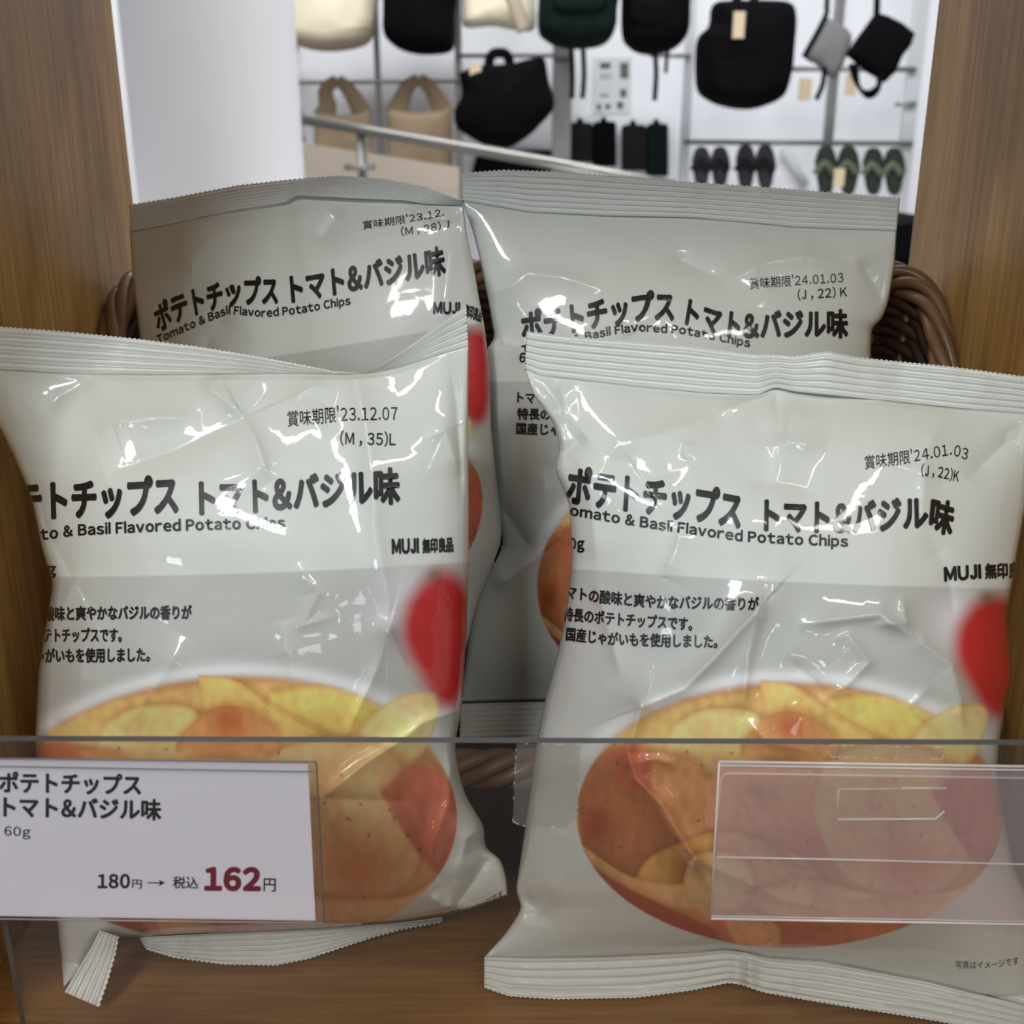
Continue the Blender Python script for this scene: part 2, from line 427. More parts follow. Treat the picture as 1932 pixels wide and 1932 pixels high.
    chip([(1400, 1400), (1460, 1345), (1530, 1350), (1580, 1400), (1570, 1470), (1460, 1500), (1400, 1460)], (206, 150, 88), 4, dark=(1490, 1370, 38, (176, 92, 60)))
    chip([(1690, 1420), (1780, 1340), (1850, 1330), (1862, 1370), (1820, 1450), (1720, 1500)], (224, 196, 128), 4, edge=1, g=(.1, -.3))
    chip([(1170, 1420), (1330, 1420), (1500, 1440), (1700, 1430), (1850, 1460), (1700, 1560), (1300, 1560)], (212, 168, 106), 10)
    chip([(1092, 1500), (1120, 1435), (1190, 1410), (1260, 1440), (1300, 1520), (1290, 1620), (1230, 1690), (1150, 1660), (1098, 1590)], (172, 104, 54), 6, g=(.15, -.25), dark=(1120, 1560, 36, (140, 60, 28)))
    chip([(1220, 1420), (1300, 1430), (1350, 1500), (1340, 1580), (1290, 1590), (1240, 1520)], (202, 146, 86), 5)
    chip([(1150, 1420), (1200, 1400), (1230, 1440), (1210, 1490), (1160, 1480)], (190, 100, 66), 8, a=.7)
    chip([(1330, 1470), (1450, 1440), (1560, 1470), (1600, 1560), (1540, 1640), (1400, 1640), (1330, 1570)], (208, 150, 104), 4, g=(.1, -.1), dark=(1540, 1600, 60, (190, 110, 84)))
    chip([(1530, 1520), (1560, 1440), (1650, 1405), (1760, 1420), (1820, 1500), (1830, 1600), (1780, 1680), (1680, 1690), (1580, 1640)], (214, 172, 118), 3, g=(-.1, -.12), dark=(1720, 1640, 60, (198, 116, 70)))
    chip([(1760, 1500), (1820, 1450), (1880, 1480), (1895, 1560), (1870, 1640), (1820, 1600)], (186, 96, 62), 6, g=(0, -.2))
    chip([(1300, 1600), (1360, 1570), (1480, 1600), (1560, 1680), (1480, 1740), (1360, 1740), (1300, 1680)], (212, 160, 110), 4, dark=(1430, 1700, 40, (190, 110, 76)))
    chip([(1200, 1655), (1230, 1615), (1300, 1585), (1345, 1575), (1330, 1650), (1300, 1680), (1240, 1675), (1205, 1665)], (212, 164, 78), 3, dark=(1305, 1650, 42, (140, 28, 14)))
    chip([(1085, 1595), (1105, 1600), (1180, 1650), (1260, 1668), (1310, 1670), (1325, 1700), (1300, 1715), (1230, 1705), (1150, 1665)], (208, 158, 100), 2)
    chip([(1290, 1660), (1310, 1615), (1380, 1610), (1420, 1650), (1410, 1700), (1340, 1720), (1298, 1700)], (212, 176, 116), 3)
    chip([(1400, 1690), (1520, 1660), (1660, 1690), (1800, 1680), (1850, 1650), (1800, 1720), (1700, 1740), (1500, 1740)], (214, 166, 112), 4)
    chip([(1100, 1620), (1180, 1672), (1290, 1725), (1360, 1760), (1400, 1800), (1300, 1780), (1180, 1720), (1110, 1650)], (140, 46, 26), 3, g=(0, .1))
    chip([(1340, 1722), (1480, 1735), (1600, 1745), (1760, 1735), (1860, 1680), (1800, 1760), (1650, 1800), (1450, 1800), (1360, 1770)], (186, 100, 66), 4, g=(0, -.3), dark=(1500, 1775, 60, (170, 92, 60)))
    chip([(1370, 1730), (1420, 1722), (1470, 1750), (1460, 1800), (1400, 1790), (1375, 1760)], (206, 148, 96), 3)
    out = out*(1-inb[..., None]) + inb[..., None]*np.clip(out, 0, 1)**1.12*1.10
    # seasoning specks
    r = np.random.RandomState(4)
    for k in range(46):
        sx = r.uniform(1130, 1850); sy = r.uniform(1400, 1760); s_ = r.uniform(1.2, 2.6); an = r.uniform(0, 3.1); el = r.uniform(1, 2.4)
        dx = (x-sx)*math.cos(an)+(y-sy)*math.sin(an); dy = -(x-sx)*math.sin(an)+(y-sy)*math.cos(an)
        m_ = (np.abs(x-sx) < 16) & (np.abs(y-sy) < 16)
        if not m_.any(): continue
        aa = np.zeros(sh); aa[m_] = .75*np.exp(-((dx[m_]/(s_*el))**2+(dy[m_]/s_)**2))
        over(srgb(92, 58, 30), aa*inb)
    return np.clip(out, 0, .9)

# ------------------------------------------------------------------ the room shell of the shelf bay
XL, XR = -.200, .213
def board(name, lo, hi, m, bevel=.0008):
    bm = bmesh.new(); add_box(bm, lo, hi, bevel=bevel); return obj(name, bm, m)
def axis_depth_Y(a, z): return (a + (z-.3)*math.sin(TH))/math.cos(TH)
struct(board('wall_left', (XL-.025, .268, -.02), (XL, .583, .52), M['panel']))
struct(board('wall_right', (XR, .268, -.02), (XR+.025, .583, .52), M['panel']))
struct(board('ceiling', (XL, .285, .422), (XR, .583, .440), M['panel']))  # unseen shelf above, its height set to shade the rear bags
struct(board('floor', (XL, .15, -.02), (XR, .60, 0), M['floor_wood']))

# ------------------------------------------------------------------ bags of chips
def bag(name, label, left, right, bottom, top, Yc, H, creases, seals, warp, texts, res=(360, 440), seed=1, arch=0., hb=.02, belly=.85, rough_n=1.0, group='bags of potato chips', dents=()):
    """outline of the film on the shelf; Yc = depths of its corners (bottom-left, bottom-right, top-left, top-right)"""
    nu, nv = res
    t = np.linspace(0, 1, nu); su = .80*t + .20*(.5-.5*np.cos(math.pi*t))
    px, py, U, V = coons(left[::-1], right[::-1], bottom, top, nu, nv, su)
    def Yb(U, V): return (1-V)*((1-U)*Yc[0]+U*Yc[1]) + V*((1-U)*Yc[2]+U*Yc[3]) - arch*np.sin(math.pi*U)*V
    fu = (1-np.abs(2*U-1)**2.6)**.62
    vv = V**belly
    gv = (1-np.abs(2*vv-1)**2.4)**.95
    h = H*fu*gv
    edge = np.clip(np.minimum(np.minimum(U, 1-U)/.05, np.minimum(V, 1-V)/.03), 0, 1)
    for c in creases:
        kw = c[-1] if isinstance(c[-1], dict) else {}
        h = h + crease(px, py, *[q for q in c if not isinstance(q, dict)], **kw)*np.clip(np.minimum(V/.01, (1-V)/.01), 0, 1)*np.clip(np.minimum(U, 1-U)/.02, 0, 1)
    # loose film: soft dents and short straight folds running in from the seals and the sides
    h = h + rough_n*edge*(.0007*vnoise(px, py, 340, seed) + .00014*np.abs(vnoise(px, py, 190, seed+7)) + .000015*np.abs(vnoise(px, py, 70, seed+3)))
    r = np.random.RandomState(seed+20)
    for k in range(22):
        s = r.uniform(.04, .96); side = r.randint(4); ln = r.uniform(.06, .2)
        j = int(s*(nu-1)); i = int(s*(nv-1))
        if side == 0: a = (px[-1, j], py[-1, j]); b = (a[0]+r.uniform(-40, 40), a[1]+ln*700)
        elif side == 1: a = (px[0, j], py[0, j]); b = (a[0]+r.uniform(-40, 40), a[1]-ln*700)
        elif side == 2: a = (px[i, 0], py[i, 0]); b = (a[0]+ln*500, a[1]+r.uniform(-60, 60))
        else: a = (px[i, -1], py[i, -1]); b = (a[0]-ln*500, a[1]+r.uniform(-60, 60))
        h = h + edge*rough_n*crease(px, py, [a, b], r.uniform(-.4, .4), r.uniform(10, 36), r.uniform(10, 36), taper=(0, 1))
    for (dx, dy, rx_, ry_, am) in dents: h = h + edge*am*.001*np.exp(-(((px-dx)/rx_)**2+((py-dy)/ry_)**2))
    h = np.maximum(h, 0.0)
    Y0 = Yb(U, V)
    Y0 = np.minimum(Y0, yfloor(px, py))
    front = at(px, py, Y0 - h)
    back = at(px, py, Y0); back[..., 1] += hb*fu*gv + .0003*np.minimum(edge, 1)
    root = thing(name, tuple(at(*(np.array(bottom).mean(0)), np.mean(Yc[:2])) + [0, .005, 0]), label, 'bag of chips', group)
    Vt, Fc = shell(front, back, nv, nu)
    me = mesh_np('film_body', Vt, Fc)
    col = np.ones((len(Vt), 4), np.float32); col[:, :3] = srgb(200, 200, 195)*ALB
    wx, wy = warp(px, py)
    col[:nu*nv, :3] = artwork(wx, wy).reshape(-1, 3)
    at_ = me.color_attributes.new('print', 'FLOAT_COLOR', 'POINT'); at_.data.foreach_set('color', col.ravel())
    link('film_body', me, M['film'], root)
    st = 2
    fr = front[::st, ::st]; n2v, n2u = fr.shape[:2]
    f1 = grid_faces(nu, nv)
    bvh = BVHTree.FromPolygons(front.reshape(-1, 3).tolist(), f1.tolist())
    for sl in seals: seal(root, **sl)
    for nm, lines in texts: text_on(nm, lines, bvh, M['ink'], root)
    return root

def seal(root, name, low, high, Yl, Yh, ribs=7, period=9.0, zig='high', nu=420, nv=96, wav=None, amp=.00058, seed=0):
    """crimped strip between two edges; Yl / Yh: depth along the low and high edge (polylines t->Y)"""
    u = np.linspace(0, 1, nu); v = np.linspace(0, 1, nv)
    A = soft_poly(low, u, .006); B = soft_poly(high, u, .006)
    LB = np.hypot(*np.diff(B, axis=0).T).sum()
    D = B - A; 
    z = np.abs(((u*LB/period) % 1)*2-1)*3.2
    Dn = D/np.hypot(D[:, 0], D[:, 1])[:, None]
    zz = (v**14)[:, None]*z[None]
    px = A[None, :, 0]*(1-v[:, None]) + B[None, :, 0]*v[:, None] + Dn[None, :, 0]*zz
    py = A[None, :, 1]*(1-v[:, None]) + B[None, :, 1]*v[:, None] + Dn[None, :, 1]*zz
    yl = np.interp(u, np.linspace(0, 1, len(Yl)), Yl); yh = np.interp(u, np.linspace(0, 1, len(Yh)), Yh)
    k = np.ones(9)/9
    yl = np.convolve(np.pad(yl, 4, 'edge'), k, 'valid'); yh = np.convolve(np.pad(yh, 4, 'edge'), k, 'valid')
    Y = yl[None]*(1-v[:, None]) + yh[None]*v[:, None]
    ph = v[:, None]*ribs*2*math.pi
    rib = amp*np.tanh(1.6*np.sin(ph))*np.clip(np.minimum(v, 1-v)[:, None]/.04, 0, 1)
    n = .0007*vnoise(px, py, 260, seed+1) + .00028*vnoise(px, py, 70, seed+2)
    if wav is not None: n = n + wav(px, py)
    Y = np.minimum(Y - n*np.clip(v[:, None]*3, 0, 1), yfloor(px, py, .0022)) - rib
    front = at(px, py, Y); back = front.copy(); back[1:-1, 1:-1, 1] += .0007
    V, Fc = shell(front, back, nv, nu)
    return link(name, mesh_np(name, V, Fc), M['seal'], root)

def lsq_warp(pairs, quad=False):
    a = np.array([p[0] for p in pairs], float); b = np.array([p[1] for p in pairs], float)
    def B(x, y):
        x = (np.asarray(x, float)-900)/900; y = (np.asarray(y, float)-1200)/900
        c = [np.ones_like(x), x, y] + ([x*y] if len(pairs) > 4 else [])
        return np.stack(c, -1)
    cx = np.linalg.lstsq(B(a[:, 0], a[:, 1]), b, rcond=None)[0]
    return lambda x, y: tuple(np.moveaxis(B(x, y)@cx, -1, 0))

T_KATA, T_AJI = 'ポテトチップス', 'トマト&バジル味'
ENG = 'Tomato & Basil Flavored Potato Chips'
D1, D2, D3 = 'トマトの酸味と爽やかなバジルの香りが', '特長のポテトチップスです。', '国産じゃがいもを使用しました。'
BT = dict(bold=.048, capref=.66); BE = dict(bold=.034); BD = dict(bold=.004); BM = dict(bold=.050)

# --- front right
bag('chip_bag', 'white potato chip bag standing front right, behind the empty clear label holder',
    left=[(990, 695), (1003, 740), (1046, 800), (1056, 850), (1046, 885), (1074, 950), (1080, 1050), (1074, 1110), (1064, 1180), (1045, 1260), (1026, 1330), (1014, 1390), (1000, 1500), (985, 1600), (973, 1685), (986, 1712), (955, 1760), (913, 1806)],
    right=[(1990, 787), (1945, 830), (1936, 950), (1918, 1050), (1906, 1126), (1900, 1167), (1905, 1218), (1911, 1279), (1900, 1314), (1886, 1396), (1880, 1461), (1893, 1540), (1915, 1640), (1960, 1740), (2012, 1915)],
    bottom=[(913, 1806), (1000, 1808), (1150, 1805), (1300, 1798), (1370, 1790), (1412, 1796), (1445, 1806), (1560, 1815), (1750, 1850), (1932, 1898), (2012, 1915)],
    top=[(990, 695), (1020, 708), (1200, 728), (1330, 740), (1430, 744), (1462, 730), (1500, 738), (1600, 748), (1800, 770), (1932, 780), (1990, 787)],
    Yc=(.327, .318, .372, .366), H=.030, hb=.012, seed=3,
    creases=[([(1065, 705), (1064, 830)], -2.0, 16, 26, dict(e=3)),
        ([(1010, 700), (1060, 770), (1058, 890)], 1.6, 14),
        ([(1050, 868), (1105, 822)], -1.6, 10, 26), ([(1060, 830), (1110, 900), (1130, 1100)], 1.4, 26, 34),
        ([(1345, 783), (1260, 815), (1170, 838), (1150, 862)], 1.3, 18, 60), ([(1150, 860), (1230, 900), (1300, 880)], -1.2, 40),
        ([(1300, 830), (1292, 868)], .7, 7, 12), ([(1462, 730), (1478, 840)], -2.0, 26, 16), ([(1462, 735), (1385, 768), (1350, 780)], 1.6, 16),
        ([(1500, 740), (1488, 830), (1560, 850)], 1.8, 20, 60), ([(1400, 905), (1500, 915), (1560, 940)], -1.1, 30, 40),
        ([(1790, 775), (1745, 850), (1740, 1000)], 2.2, 26, 50), ([(1935, 800), (1850, 880), (1825, 905)], -2.2, 30, 20), ([(1780, 905), (1700, 880), (1640, 850)], 1.0, 24),
        ([(1290, 985), (1275, 1040), (1252, 1092)], 1.2, 12, 30), ([(1745, 1000), (1790, 1080), (1800, 1180)], -1.4, 30, 20),
        ([(1436, 1144), (1350, 1240), (1290, 1300), (1212, 1332)], 3.0, 30, 16, dict(e=4, taper=(0, 0))),
        ([(1430, 1165), (1412, 1240), (1400, 1352)], 2.2, 22, 10, dict(e=4, taper=(0, 1))),
        ([(1500, 1180), (1560, 1172), (1660, 1160), (1720, 1200), (1742, 1215)], 2.0, 10, 34, dict(e=4)),
        ([(1742, 1215), (1795, 1255), (1812, 1320), (1815, 1400)], 2.0, 22, 12, dict(e=4, taper=(0, 1))),
        ([(1560, 1210), (1600, 1200), (1640, 1250), (1590, 1300), (1620, 1350)], 1.3, 16, 10), ([(1700, 1120), (1710, 1175), (1640, 1180)], 1.2, 10),
        ([(1480, 1240), (1540, 1290), (1560, 1340)], -1.2, 20, 14), ([(1760, 1290), (1720, 1330), (1780, 1390)], 1.0, 10),
        ([(1212, 1332), (1184, 1420), (1200, 1470), (1250, 1520), (1285, 1580), (1312, 1622)], 4.2, 26, 10, dict(e=4, taper=(0, 0))),
        ([(1190, 1440), (1240, 1432), (1280, 1446)], 1.2, 10), ([(1312, 1622), (1400, 1660), (1480, 1700), (1600, 1722)], 2.2, 16, 26, dict(taper=(0, 1))),
        ([(1400, 1500), (1440, 1580), (1530, 1640), (1580, 1700)], 1.6, 24, 16), ([(1580, 1700), (1680, 1690), (1790, 1690)], 1.2, 18),
        ([(1400, 1352), (1450, 1400), (1540, 1420)], 1.4, 14, 24), ([(1120, 1080), (1140, 1160), (1176, 1290)], 1.1, 12, 26),
        ([(973, 1690), (1012, 1712), (1005, 1745)], -2.6, 20, 16, dict(taper=(0, 1))), ([(1012, 1712), (1080, 1640), (1110, 1540)], 1.5, 40, 60),
        ([(1412, 1796), (1380, 1740), (1300, 1700)], -1.6, 30, 20), ([(1412, 1796), (1480, 1755), (1560, 1745)], 1.6, 16, 30)],
    dents=[(1630, 1400, 200, 140, 4.5), (1240, 930, 120, 90, 1.6), (1430, 960, 90, 70, 1.2), (1640, 1740, 200, 60, 2.0)],
    seals=[dict(name='top_seal', low=[(990, 697), (1020, 709), (1200, 729), (1330, 741), (1430, 745), (1462, 731), (1500, 739), (1600, 749), (1800, 771), (1932, 781), (1990, 788)],
                high=[(993, 627), (1100, 638), (1300, 654), (1420, 671), (1455, 670), (1462, 671), (1500, 674), (1560, 664), (1620, 676), (1800, 694), (1932, 712), (1992, 720)],
                Yl=[.372, .371, .370, .369, .366, .369, .367, .366], Yh=[.378, .379, .380, .380, .372, .378, .373, .371], seed=2, ribs=6, amp=.0007,
                wav=lambda x, y: .002*np.exp(-((x-1462)/26)**2)),
           dict(name='bottom_seal', low=[(913, 1806), (1000, 1808), (1150, 1805), (1300, 1798), (1370, 1792), (1412, 1798), (1445, 1806), (1560, 1815), (1750, 1850), (1932, 1898), (2012, 1915)],
                high=[(913, 1862), (960, 1878), (1050, 1884), (1200, 1881), (1300, 1868), (1375, 1853), (1400, 1857), (1440, 1871), (1560, 1892), (1750, 1922), (1932, 1955), (2012, 1975)],
                Yl=[.327, .326, .325, .325, .322, .322, .320, .318], Yh=[.322, .322, .322, .324, .314, .313, .312, .311], seed=5, ribs=5, amp=.0007,
                wav=lambda x, y: .0024*np.exp(-((x-1416)/13)**2) - .0016*np.exp(-((x-1392)/12)**2) + .0008*np.sin(x/17.)*np.exp(-((x-1490)/60)**2))],
    warp=lambda x, y: (x, y),
    texts=[('best_before_date', [("賞味期限'24.01.03", [(1632, 884), (1720, 872), (1795, 858), (1824, 868)], 21, BD), ('(J , 22)K', [(1738, 897), (1770, 900), (1808, 909)], 20, dict(bold=.01))]),
           ('title_lettering', [(T_KATA, [(1068, 942), (1160, 957), (1250, 968), (1330, 981), (1397, 994)], 50, BT), (T_AJI, [(1441, 997), (1540, 1001), (1620, 1003), (1700, 994), (1750, 992), (1796, 1006)], 44, BT)]),
           ('english_lettering', [(ENG, [(1056, 968), (1180, 989), (1270, 1003), (1400, 1021), (1500, 1027), (1600, 1031)], 19, BE)]),
           ('weight_lettering', [('60g', [(1060, 1036), (1103, 1035)], 20, BE)]),
           ('logo_lettering', [('MUJI', [(1781, 1096), (1851, 1090)], 25, BM), ('無印良品', [(1858, 1089), (1945, 1086)], 20, BT)]),
           ('description_lettering', [(D1, [(1052, 1124), (1130, 1136), (1240, 1146), (1432, 1150)], 20, BE), (D2, [(1062, 1168), (1160, 1178), (1306, 1188)], 20, BE), (D3, [(1068, 1206), (1160, 1216), (1354, 1221)], 20, BE)]),
           ('caption_lettering', [('写真はイメージです', [(1803, 1826), (1870, 1826), (1922, 1818)], 12, BD)])])

# --- front left
bag('chip_bag', 'white potato chip bag standing front left, best-before 23.12.07, behind the price card',
    left=[(-60, 690), (-30, 760), (0, 808), (30, 870), (60, 942), (80, 1040), (100, 1100), (88, 1170), (72, 1270), (66, 1400), (80, 1550), (100, 1700), (108, 1745), (120, 1862)],
    right=[(884, 652), (883, 800), (884, 960), (884, 1080), (880, 1200), (872, 1330), (858, 1410), (866, 1460), (878, 1500), (914, 1560), (915, 1600), (945, 1620), (956, 1655), (958, 1690)],
    bottom=[(120, 1862), (150, 1835), (185, 1785), (222, 1767), (260, 1768), (330, 1762), (480, 1757), (620, 1750), (760, 1738), (880, 1718), (958, 1690)],
    top=[(-60, 690), (0, 697), (120, 704), (300, 706), (460, 704), (560, 703), (650, 705), (705, 702), (745, 694), (790, 680), (840, 664), (884, 652)],
    Yc=(.335, .338, .375, .368), H=.032, hb=.012, seed=11, belly=.8,
    creases=[([(374, 723), (415, 745), (458, 786)], 2.2, 14, 50), ([(458, 786), (482, 830), (499, 883), (514, 908)], 2.0, 40, 14, dict(taper=(0, 1))),
        ([(458, 790), (330, 850), (197, 895)], -2.0, 50, 26, dict(taper=(0, 1))), ([(180, 818), (211, 796), (290, 788), (380, 787)], 1.8, 20, 30),
        ([(180, 712), (110, 750), (86, 784)], -1.8, 24, 14), ([(640, 740), (590, 725), (560, 750), (620, 830)], 1.2, 20, 40),
        ([(670, 715), (690, 800), (704, 900), (708, 1000), (722, 1080), (733, 1135), (732, 1190)], 2.4, 26, 34, dict(taper=(0, 0), e=6)),
        ([(732, 1190), (712, 1260), (680, 1330), (648, 1400)], 1.8, 12, 26, dict(taper=(0, 1))), ([(732, 1190), (765, 1260), (815, 1310), (872, 1336)], 1.8, 26, 12, dict(taper=(0, 1))),
        ([(872, 1338), (800, 1362), (760, 1395), (690, 1440), (608, 1506)], 2.6, 12, 40, dict(taper=(0, 0), e=3)), ([(608, 1506), (700, 1510), (785, 1512)], -1.2, 24, 12, dict(taper=(0, 1))),
        ([(350, 1200), (310, 1270), (232, 1382)], 1.4, 40, 26), ([(530, 1170), (548, 1250), (562, 1310), (592, 1398)], 1.4, 26, 40),
        ([(845, 655), (862, 760), (868, 850), (880, 980)], -1.6, 10, 16), ([(800, 830), (840, 810), (870, 900)], 1.4, 22, 14),
        ([(870, 1400), (846, 1470), (848, 1510), (820, 1590), (812, 1690)], 2.6, 18, 26, dict(taper=(0, 0), e=3)), ([(915, 1628), (890, 1668), (858, 1712)], -2.6, 16, 20, dict(taper=(0, 1), e=2)),
        ([(914, 1560), (880, 1580), (862, 1660)], 1.8, 10, 22), ([(812, 1690), (835, 1708), (862, 1712)], 2.0, 10),
        ([(70, 960), (108, 1035), (142, 1100)], -1.2, 14, 40, dict(taper=(0, 0))), ([(142, 1100), (112, 1150), (86, 1190)], 3.0, 30, 30, dict(taper=(0, 0), e=3)),
        ([(560, 1060), (600, 1120), (570, 1180), (640, 1160)], .8, 10), ([(150, 1330), (155, 1230), (200, 1150)], 1.2, 26)],
    dents=[(700, 1550, 130, 90, 3.6), (300, 1330, 130, 120, 1.5), (560, 1380, 120, 120, 1.2)],
    seals=[dict(name='top_seal', low=[(-60, 692), (0, 699), (120, 706), (300, 708), (460, 708), (560, 716), (650, 718), (705, 706), (745, 696), (790, 682), (840, 666), (884, 654)],
                high=[(-60, 610), (0, 618), (120, 627), (250, 640), (370, 655), (468, 671), (560, 688), (630, 702), (690, 705), (730, 684), (790, 642), (840, 605), (880, 578)],
                Yl=[.375, .376, .378, .381, .385, .382, .374, .368], Yh=[.384, .388, .392, .396, .402, .398, .387, .376], seed=9, ribs=5, amp=.0008),
           dict(name='bottom_seal', low=[(262, 1770), (330, 1766), (480, 1758), (620, 1752), (760, 1742), (835, 1732)],
                high=[(275, 1790), (330, 1806), (420, 1818), (520, 1820), (580, 1808), (640, 1788), (700, 1768), (760, 1752), (835, 1738)],
                Yl=[.338, .340, .342, .345, .347], Yh=[.334, .336, .338, .345, .352], seed=6, ribs=6, nu=320),
           dict(name='bottom_seal', low=[(188, 1756), (170, 1790), (145, 1830), (121, 1872)], high=[(222, 1768), (216, 1800), (202, 1850), (185, 1900)],
                Yl=[.330, .326, .320, .316], Yh=[.326, .322, .316, .312], seed=7, ribs=5, nu=160, period=11)],
    warp=lsq_warp([((375, 935), (1440, 990)), ((755, 935), (1795, 985)), ((370, 1298), (1435, 1285)), ((868, 1540), (1890, 1540)), ((430, 1758), (1495, 1787)), ((150, 1108), (1200, 1080)), ((878, 1075), (1905, 1112)), ((800, 1190), (1865, 1235)), ((610, 1400), (1660, 1385))]),
    texts=[('best_before_date', [("賞味期限'23.12.07", [(543, 803), (640, 794), (750, 792)], 24, BD), ('(M , 35)L', [(642, 838), (746, 840)], 22, dict(bold=.01))]),
           ('title_lettering', [(T_KATA, [(-20, 974), (60, 976), (130, 972), (240, 968), (337, 963)], 52, BT), (T_AJI, [(376, 967), (480, 963), (570, 956), (660, 948), (755, 943)], 47, BT)]),
           ('english_lettering', [(ENG, [(-2, 1028), (60, 1021), (140, 1010), (300, 1002), (440, 998), (538, 996)], 20, BE)]),
           ('weight_lettering', [('60g', [(50, 1083), (106, 1083)], 20, BE)]),
           ('logo_lettering', [('MUJI', [(739, 1044), (790, 1042)], 26, BM), ('無印良品', [(797, 1041), (855, 1038)], 19, BT)]),
           ('description_lettering', [(D1, [(10, 1172), (120, 1168), (362, 1166)], 21, BE), (D2, [(10, 1210), (100, 1209), (230, 1209)], 21, BE), (D3, [(10, 1250), (80, 1248), (283, 1246)], 21, BE)]),
           ('caption_lettering', [('写真はイメージです', [(850, 1733), (900, 1720), (950, 1692)], 13, BD)])])

# --- rear left
bag('chip_bag', 'white potato chip bag in the basket behind the front left bag, best-before 23.12',
    left=[(245, 437), (250, 520), (258, 590), (268, 680), (285, 900), (300, 1300)],
    right=[(874, 388), (880, 440), (893, 500), (905, 570), (915, 620), (924, 700), (926, 800), (936, 900), (946, 970), (946, 1020), (925, 1080), (900, 1140), (885, 1200), (860, 1300)],
    bottom=[(300, 1300), (600, 1320), (860, 1300)],
    top=[(245, 437), (350, 415), (440, 397), (540, 381), (560, 368), (620, 372), (700, 376), (760, 378), (800, 384), (874, 388)],
    Yc=(.462, .424, .520, .460), H=.024, hb=.014, seed=21, arch=.008, res=(240, 300),
    creases=[([(365, 560), (362, 490), (400, 450), (480, 420)], 2.4, 44, 16), ([(648, 395), (620, 430), (598, 465)], -2.2, 30, 22), ([(845, 425), (850, 480), (840, 560), (846, 640)], 2.0, 16, 26, dict(e=4)),
        ([(440, 590), (395, 640), (380, 690)], -2.4, 16, 26), ([(300, 620), (360, 560), (390, 500)], -1.4, 30), ([(440, 398), (560, 372)], 1.5, 14), ([(765, 380), (800, 408), (868, 415)], 2.0, 10, 26),
        ([(500, 540), (560, 500), (700, 470)], .9, 40)],
    seals=[dict(name='top_seal', low=[(245, 437), (350, 415), (440, 397), (540, 381), (560, 369), (620, 372), (700, 376), (760, 378), (800, 384), (874, 388)],
                high=[(245, 388), (330, 374), (450, 351), (560, 339), (640, 333), (720, 338), (800, 352), (872, 379)],
                Yl=[.520, .507, .490, .478, .469, .463, .460], Yh=[.530, .517, .503, .489, .478, .469, .461], seed=12, nu=320)],
    warp=lsq_warp([((550, 560), (1440, 990)), ((842, 510), (1795, 985)), ((295, 620), (1072, 940)), ((905, 870), (1892, 1480)), ((480, 660), (1300, 1100)), ((880, 615), (1905, 1100)), ((905, 750), (1862, 1235))]),
    texts=[('best_before_date', [("賞味期限'23.12.", [(685, 432), (760, 421), (838, 407)], 13, BD), ('(M , 28) J', [(757, 444), (800, 439), (848, 429)], 14, dict(bold=.01))]),
           ('title_lettering', [(T_KATA, [(298, 625), (340, 602), (380, 588), (440, 572), (525, 570)], 38, BT), (T_AJI, [(550, 568), (640, 552), (740, 533), (842, 512)], 38, BT)]),
           ('english_lettering', [(ENG, [(298, 648), (370, 616), (430, 592), (500, 598), (560, 592), (662, 574)], 15, BE)]),
           ('logo_lettering', [('MUJI', [(817, 591), (868, 592)], 21, BM), ('無印良品', [(875, 594), (908, 606)], 17, BT)])])

